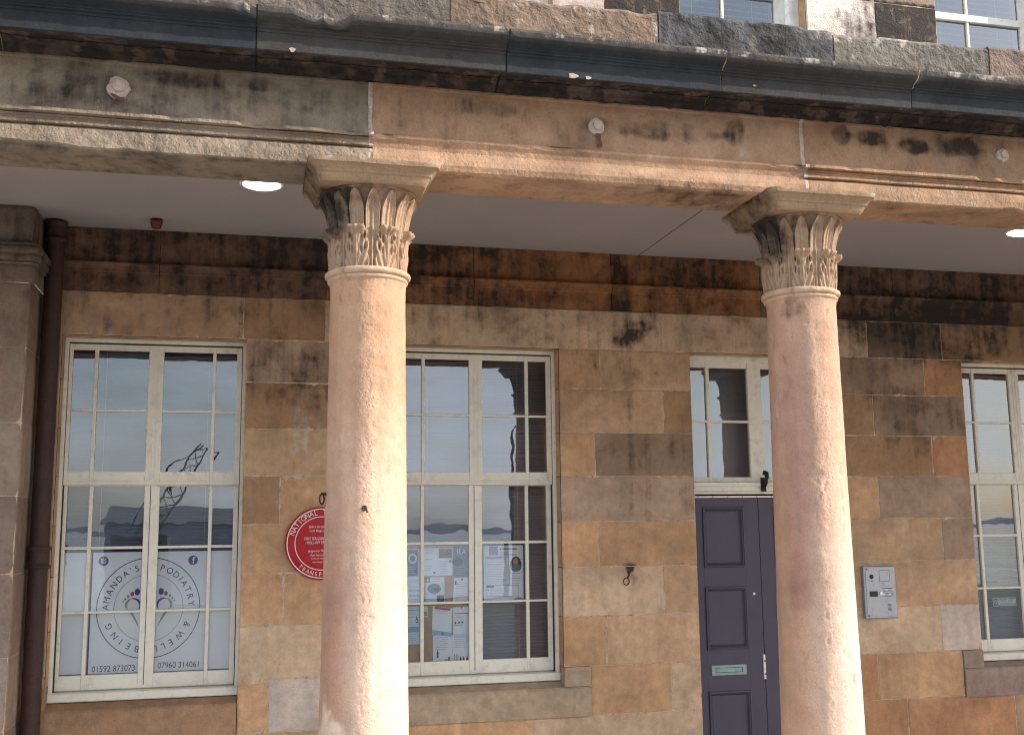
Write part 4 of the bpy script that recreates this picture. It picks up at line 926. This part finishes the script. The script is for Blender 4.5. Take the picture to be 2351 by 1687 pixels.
def arcband(mb, cx, cz, r0, a0, a1, w0, w1, sgn, mat, dy=.001, n=24):
    V = []
    for i in range(n + 1):
        t = i / n; a = R_(a0 + (a1 - a0) * t); wd_ = w0 + (w1 - w0) * t + .011 * math.sin(math.pi * t)
        for rr in (r0 - wd_ / 2, r0 + wd_ / 2): V.append((cx + sgn * rr * math.sin(a), Y - dy, cz + rr * math.cos(a)))
    mb.add(V, [(2 * i, 2 * i + 1, 2 * i + 3, 2 * i + 2) for i in range(n)], mat)
for sgn, ox in ((1, -.617 - .094), (-1, -.617 + .094)):
    b = MB()
    for dx, z, r, m in ((.022, 1.535, .021, 0), (-.008, 1.523, .0145, 1), (-.032, 1.508, .011, 2), (-.048, 1.492, .008, 3), (-.060, 1.477, .006, 3)):
        b.disc(ox + sgn * dx, z, r, Y - .001, m, rx=r * .78)
    arcband(b, ox, 1.452, .042, -15, 130, .004, .001, sgn, 0)
    arcband(b, ox, 1.452, .042, -120, -15, .006, .004, sgn, 2)
    V = []; n = 14
    for i in range(n + 1):
        t = i / n; xx = -.034 + .072 * t ** .8; zz = 1.428 - .112 * t ** 1.15; wd_ = .010 * math.sin(math.pi * min(1, t * .8 + .2)) + .001
        V += [(ox + sgn * (xx - wd_ * .6), Y - .001, zz), (ox + sgn * (xx + wd_ * .6), Y - .001, zz + wd_ * .3)]
    b.add(V, [(2 * i, 2 * i + 1, 2 * i + 3, 2 * i + 2) for i in range(n)], 3)
    asg(b.build('footprint', [M_VIOLET, M_PINK, M_GOLD, M_SAGE], sg))
b = MB(); b.disc(-.899, 1.731, .030, Y - .001, 0)
def rr_ring(mb, cx, cz, h, wd_, y, mat):
    pts = []
    for k in range(32):
        t = 2 * math.pi * k / 32; p_ = 4.; x = abs(math.cos(t)) ** (2 / p_) * math.copysign(1, math.cos(t)); z = abs(math.sin(t)) ** (2 / p_) * math.copysign(1, math.sin(t)); pts.append((x, z))
    V = []
    for x, z in pts: V += [(cx + x * h, y, cz + z * h), (cx + x * (h - wd_), y, cz + z * (h - wd_))]
    mb.add(V, [(2 * k, 2 * k + 1, (2 * k + 3) % 64, (2 * k + 2) % 64) for k in range(32)], mat)
rr_ring(b, -.899, 1.731, .016, .0035, Y - .0018, 1); b.ring(-.899, 1.731, .0055, .0088, Y - .0018, 1, 24); b.disc(-.8895, 1.7405, .0018, Y - .0018, 1)
asg(b.build('social_icon', [M_VIOLET, M_FILM], sg)); b = MB(); b.disc(-.356, 1.728, .030, Y - .001, 0)
add_text(b, 'f', -.353, 1.706, .062, Y - .0018, 1, 'CENTER', 0, 1, off=.001)
asg(b.build('social_icon', [M_VIOLET, M_FILM], sg))

# ------------------------------------------------------------------ noticeboard and papers in the second window
b = MB(); b.box(.955, 1.475, .222, .232, .985, 1.808); tag(b.build('noticeboard', M_CORK), 'brown cork noticeboard covered in leaflets behind the middle window', 'noticeboard')
def sheet(name, x0, x1, z0, z1, mats, marks, label, cat='leaflet', y=.2205, skew=(0, 0), curl=0., base=0, group='papers pinned to the noticeboard'):
    m = MB(); n = 8
    def pos(u, v, dy=0):   # u,v 0..1
        x = x0 + (x1 - x0) * u + skew[0] * (1 - v); z = z0 + (z1 - z0) * v + skew[1] * u
        return (x, y - curl * (1 - v) ** 2 - dy, z)
    U_, V_ = np.meshgrid(np.linspace(0, 1, n), np.linspace(0, 1, n), indexing='ij')
    P = np.array([[pos(U_[i, j], V_[i, j]) for j in range(n)] for i in range(n)]); m.grid(P, base)
    P2 = P.copy(); P2[:, :, 1] += .0006; m.grid(P2, base, flip=True)
    for mk in marks:
        if mk[0] == 'r':
            _, u0, u1, v0, v1, mt = mk[:6]; m.add([pos(u0, v0, .0007), pos(u1, v0, .0007), pos(u1, v1, .0007), pos(u0, v1, .0007)], [(0, 1, 2, 3)], mt)
        elif mk[0] == 'l':   # lines of print
            _, u0, u1, v0, v1, cnt, mt = mk
            for i in range(cnt):
                v = v1 - (v1 - v0) * i / max(1, cnt - 1); ue = u1 - random.random() * .25 * (u1 - u0); h = .0016 / (z1 - z0)
                m.add([pos(u0, v - h / 2, .0009), pos(ue, v - h / 2, .0009), pos(ue, v + h / 2, .0009), pos(u0, v + h / 2, .0009)], [(0, 1, 2, 3)], mt)
        elif mk[0] == 'e':
            _, uc, vc, ru, rv, mt = mk[:6]; lift = mk[6] if len(mk) > 6 else .0011
            m.add([pos(uc + ru * math.cos(t), vc + rv * math.sin(t), lift) for t in np.linspace(0, 2 * math.pi, 20, endpoint=False)], [tuple(range(20))], mt)
        elif mk[0] == 't':
            _, s_, u, v, size, mt = mk; add_text(m, s_, *(pos(u, v)[0], pos(u, v)[2]), size, y - .0012, mt, 'CENTER')
    return tag(m.build(name, mats), label, cat, group)
sheet('leaflet', 1.020, 1.122, 1.415, 1.778, [M_PAPERB, M_BLUEP, M_WHITEP, M_GREYP], [('r', 0, .80, .5, .98, 1), ('e', .45, .82, .3, .1, 2), ('e', .45, .82, .18, .06, 1, .0014), ('l', .1, .7, .55, .66, 4, 2), ('t', 'althyre', .55, .22, .026, 3), ('t', 'lessons', .55, .13, .024, 3), ('l', .1, .9, .02, .08, 3, 1)], 'blue topped leaflet with a white round emblem, on the noticeboard edge by the column')
sheet('leaflet', 1.143, 1.240, 1.595, 1.782, [M_PAPER, M_GREYP, M_DARKP], [('l', .1, .75, .82, .92, 3, 1), ('l', .1, .6, .2, .34, 3, 1), ('e', .75, .12, .08, .03, 2), ('l', .1, .7, .58, .6, 2, 1)], 'plain white leaflet with few grey lines on the upper noticeboard')
sheet('leaflet', 1.2405, 1.340, 1.596, 1.784, [M_PAPER, M_BROWNP, M_DARKP, M_GREYP], [('r', .05, .95, .62, .97, 1), ('l', .1, .7, .1, .52, 8, 3), ('e', .85, .52, .06, .04, 2), ('r', .78, .82, .44, .52, 2), ('r', .86, .95, .54, .57, 2)], 'white leaflet topped by a brown photograph, on the upper noticeboard')
sheet('poster', 1.347, 1.470, 1.588, 1.793, [M_TEAL, M_WHITEP, M_DARKP, M_LBLUE], [('t', 'RA', .45, .72, .055, 1), ('e', .22, .48, .3, .15, 2, .001), ('l', .02, .5, .36, .6, 5, 3), ('l', .05, .75, .08, .3, 5, 3), ('r', .05, .8, .62, .628, 1)], 'teal leaflet with large white letters RA at the top corner of the noticeboard', 'leaflet')
sheet('leaflet', 1.155, 1.284, 1.420, 1.586, [M_PAPER, M_BLUEP, M_DARKP, M_TEAL, M_PAPERB], [('r', .02, .98, .05, .75, 4), ('e', .45, .55, .36, .2, 3), ('e', .6, .5, .14, .1, 2, .0014), ('r', .6, .98, .0, .28, 1), ('r', 0, .22, .8, 1, 2), ('e', .11, .9, .06, .07, 0, .0016), ('l', .35, .8, .84, .92, 2, 1)], 'white leaflet with a blue dome-shaped picture, in the middle of the noticeboard')
sheet('leaflet', 1.350, 1.462, 1.415, 1.579, [M_PAPER, M_GREYP, M_DARKP], [('l', .15, .9, .2, .75, 7, 1), ('e', .5, .93, .07, .04, 2), ('e', .12, .8, .05, .08, 2), ('r', .4, .85, .02, .06, 2)], 'cream white notice with grey print pinned below the teal leaflet', skew=(-.008, 0))
sheet('leaflet', 1.020, 1.115, 1.150, 1.397, [M_PAPERB, M_DARKP, M_BLUEP, M_LBLUE, M_GREYP], [('l', .2, .9, .72, .9, 3, 1), ('e', .8, .62, .09, .06, 1), ('r', .76, .8, .6, .75, 1), ('e', .8, .62, .05, .03, 0, .0014), ('r', 0, .95, .32, .46, 3), ('l', .05, .8, .34, .45, 3, 2), ('l', .05, .8, .05, .26, 5, 4)], 'pale leaflet with a musical clef and light blue band, low beside the column')
sheet('leaflet', 1.205, 1.338, 1.210, 1.398, [M_PAPER, M_LBLUE, M_GREYP, M_PINK], [('r', 0, 1, .02, .16, 1), ('e', .55, .09, .07, .05, 2), ('l', .1, .9, .78, .86, 2, 2), ('r', .1, .9, .9, .99, 3)], 'white sheet with a light blue foot curling off the noticeboard', curl=.012, skew=(-.01, -.02))
sheet('leaflet', 1.343, 1.462, 1.200, 1.385, [M_PAPER, M_TEAL, M_DARKP, M_GREYP], [('r', .05, .95, .76, .785, 1), ('e', .14, .44, .05, .04, 2), ('e', .34, .45, .05, .04, 2), ('e', .53, .45, .05, .04, 2), ('r', .05, .58, .35, .362, 2), ('l', .1, .6, .55, .64, 2, 3), ('e', .5, .98, .04, .03, 2)], 'white notice with three small dark drawings in a row, right side of the noticeboard')
bm = [('l', .05, .42, .55, .92, 7, 3), ('l', .55, .95, .6, .92, 6, 3), ('r', .5, .503, 0, .98, 3)]
for u in (.12, .72, .80, .89, .97): bm += [('r', u - .025, u + .025, .06 if u > .2 else .28, .24 if u > .2 else .46, 2), ('r', u - .01, u + .01, .24 if u > .2 else .46, .30 if u > .2 else .54, 2)]
for u in (.56, .60, .64): bm += [('r', u, u + .012, .18, .38, 2)]
bm += [('r', .22, .42, .06, .10, 2), ('r', .24, .4, .13, .16, 2), ('r', .3, .42, .19, .22, 2), ('r', .40, .44, .06, .3, 2), ('r', .06, .17, .03, .12, 2), ('e', .115, .07, .035, .03, 0, .0016)]
sheet('leaflet', 1.205, 1.466, 1.0, 1.203, [M_PAPER, M_BLUEP, M_DARKP, M_GREYP], bm, 'wide white sheet printed with a row of dark bottles, foot of the noticeboard')
sheet('leaflet', 1.132, 1.168, 1.325, 1.397, [M_PAPERB, M_SAGE], [('r', .1, .9, .1, .5, 1)], 'scrap of green and white paper, smallest on the noticeboard', skew=(.006, 0))
# poster on the right pane
b = MB(); b.box(1.540, 1.848, .224, .228, 1.404, 1.802); b.box(1.540, 1.548, .2225, .2242, 1.404, 1.802)
tag(b.build('poster_backing', M_DARKP), 'dark board edge showing behind the purple-and-white portrait poster', 'board')
pm = [('r', .14, .36, .83, .99, 3), ('r', .42, .44, .91, .96, 2), ('r', .46, .84, .925, .95, 1), ('l', .42, .62, .86, .88, 2, 1), ('l', .42, .86, .82, .84, 2, 2)]
for (u0, u1, v0, v1) in ((.05, .64, .795, .80), (.05, .64, .30, .305), (.05, .057, .30, .80), (.633, .64, .30, .80), (.06, .88, .285, .29), (.06, .88, .10, .105), (.06, .067, .10, .29), (.873, .88, .10, .29)): pm.append(('r', u0, u1, v0, v1, 2))
pm += [('l', .08, .6, .34, .76, 15, 1), ('r', .08, .5, .775, .79, 2), ('e', .815, .70, .12, .10, 2), ('e', .81, .655, .145, .12, 2, .0012), ('e', .805, .705, .065, .065, 4, .0016), ('e', .81, .60, .135, .07, 5, .0018), ('l', .70, .93, .33, .50, 5, 2), ('r', .07, .26, .26, .285, 2), ('e', .11, .215, .02, .018, 3), ('l', .16, .62, .13, .24, 5, 1)]
pm += [('r', .72, .99, 0, .02, 3), ('e', .87, .02, .13, .06, 3, .001)]
sheet('poster', 1.556, 1.836, 1.410, 1.792, [M_PAPER, M_GREYP, M_DARKP, M_LILAC, M_SKIN, M_TEAL], pm, 'white and lilac poster with a small oval portrait of a dark-haired person', 'poster', y=.2215, group=None)
# first aid sticker
b = MB(); b.box(5.533, 5.738, .2125, .214, 1.278, 1.342, 0); b.poly([(5.539, 1.284), (5.732, 1.284), (5.732, 1.336), (5.539, 1.336)], .2120, 1); b.poly([(5.575, 1.290), (5.728, 1.290), (5.728, 1.330), (5.575, 1.330)], .2116, 0)
b.disc(5.558, 1.311, .014, .2112, 0, seg=20); b.box(5.555, 5.561, .2106, .2110, 1.302, 1.320, 1); b.box(5.549, 5.567, .2100, .2104, 1.308, 1.314, 1)
add_text(b, 'FIRST AID', 5.652, 1.309, .028, .2108, 1); b.box(5.59, 5.715, .2106, .2112, 1.297, 1.299, 1)
tag(b.build('sticker', [M_WHITEP, M_GREENS]), 'small green and white FIRST AID sticker inside the far window pane', 'sticker')

# ------------------------------------------------------------------ things across the street, seen in the panes
sl = tag(empty('street_lamp', (10.9, -38, -.35)), 'tall grey street lamp across the road, mirrored in the middle window', 'street lamp')
b = MB(); b.tube([(0, 0, 0), (0, 0, 5), (0, 0, 6.9)], [.11, .09, .07], 12); b.build('post', M_GAP, sl, True)
b = MB(); b.tube([(0, 0, 6.9), (.1, 0, 7.1), (.9, 0, 7.15)], .05, 8); b.build('arm', M_GAP, sl, True)
b = MB(); b.box(.8, 1.5, -.14, .14, 7.1, 7.22, bev=.03); b.build('lamp_head', M_STEELD, sl)
cr_ = tag(empty('crane', (-4.0, -40, -.35)), 'dark lattice dockside crane with a long jib, mirrored in the first window', 'crane')
b = MB(); 
def lattice(mb, p0, p1, w0, w1, n, r=.035):
    p0, p1 = Vector(p0), Vector(p1); d = (p1 - p0).normalized(); s_ = Vector((0, 1, 0)); u_ = d.cross(s_).normalized()
    def c_(t, a, b_): w_ = w0 + (w1 - w0) * t; return p0 + (p1 - p0) * t + s_ * a * w_ + u_ * b_ * w_
    for a, b_ in ((-1, -1), (1, -1), (1, 1), (-1, 1)): mb.tube([c_(0, a, b_), c_(1, a, b_)], r, 6)
    for i in range(n):
        for (a, b_), (c2, d2_) in (((-1, -1), (-1, 1)), ((1, -1), (1, 1))):
            mb.tube([c_(i / n, a, b_), c_((i + 1) / n, c2, d2_)], r * .6, 5); mb.tube([c_(i / n, c2, d2_), c_((i + 1) / n, a, b_)], r * .6, 5)
lattice(b, (-.6, 0, 1.8), (2.2, 0, 6.3), .35, .2, 12, .018); b.build('jib', M_GAP, cr_)
b = MB(); b.box(-1.4, .6, -1, 1, .5, 2.2, bev=.1); b.box(-1.6, .8, -1.1, 1.1, 0, .5); b.build('cab', M_STEELD, cr_)
b = MB(); b.tube([(2.2, 0, 6.3), (1.0, 0, 5.4), (.0, 0, 4.1), (-1.0, 0, 2.3)], .025, 6); b.build('cable', M_BLACK, cr_)
hs = tag(empty('harbour_shed', (-2, -70, -.35)), 'low grey harbour shed across the road, mirrored in the lower panes', 'shed')
b = MB(); b.box(-7, 7, -4, 4, 0, 3.0); b.build('wall', M_GREYP, hs)
b = MB(); b.add([(-7.3, -4.3, 3), (7.3, -4.3, 3), (7.3, 0, 4.2), (-7.3, 0, 4.2), (-7.3, 4.3, 3), (7.3, 4.3, 3)], [(0, 1, 2, 3), (3, 2, 5, 4), (0, 3, 4), (1, 5, 2)]); b.build('roof', M_LEAD, hs)
def tree(x, y, h, seed, label):
    r = tag(empty('tree', (x, y, -.35)), label, 'tree', 'trees across the road'); rs = np.random.RandomState(seed)
    b = MB(); b.tube([(0, 0, 0), (.1, 0, h * .3), (0, .1, h * .55)], [.28, .2, .12], 8)
    for k in range(6):
        a = k * 1.05; b.tube([(0, 0, h * (.3 + .04 * k)), (math.cos(a) * h * .12, math.sin(a) * h * .12, h * .55), (math.cos(a) * h * .24, math.sin(a) * h * .24, h * (.68 + .03 * k))], [.12, .08, .03], 6)
    b.build('trunk', M_BLACK, r, True)
    n = 2600; cl = rs.normal(0, 1, (16, 3)) * np.array([.17, .17, .13]) * h + np.array([0, 0, h * .68]); ci = rs.randint(0, 16, n)
    P = cl[ci] + rs.normal(0, .055 * h, (n, 3)); b = MB(); V = []; Fs = []
    for i in range(n):
        a, c2 = rs.normal(0, .14, 3), rs.normal(0, .14, 3); V += [P[i] - a, P[i] - c2, P[i] + a, P[i] + c2]; Fs.append((4 * i, 4 * i + 1, 4 * i + 2, 4 * i + 3))
    b.add(V, Fs); b.build('crown', M_TREE, r)
for k, (x, y, h) in enumerate(((14, -130, 6.0), (-40, -130, 6.5), (44, -120, 6.0), (66, -116, 7))):
    tree(x, y, h, k + 3, ['small round tree across the road beside the low shed', 'tall tree across the road on the near side of the shed', 'middle sized tree across the road beyond the street lamp', 'tallest tree across the road, farthest along'][k])
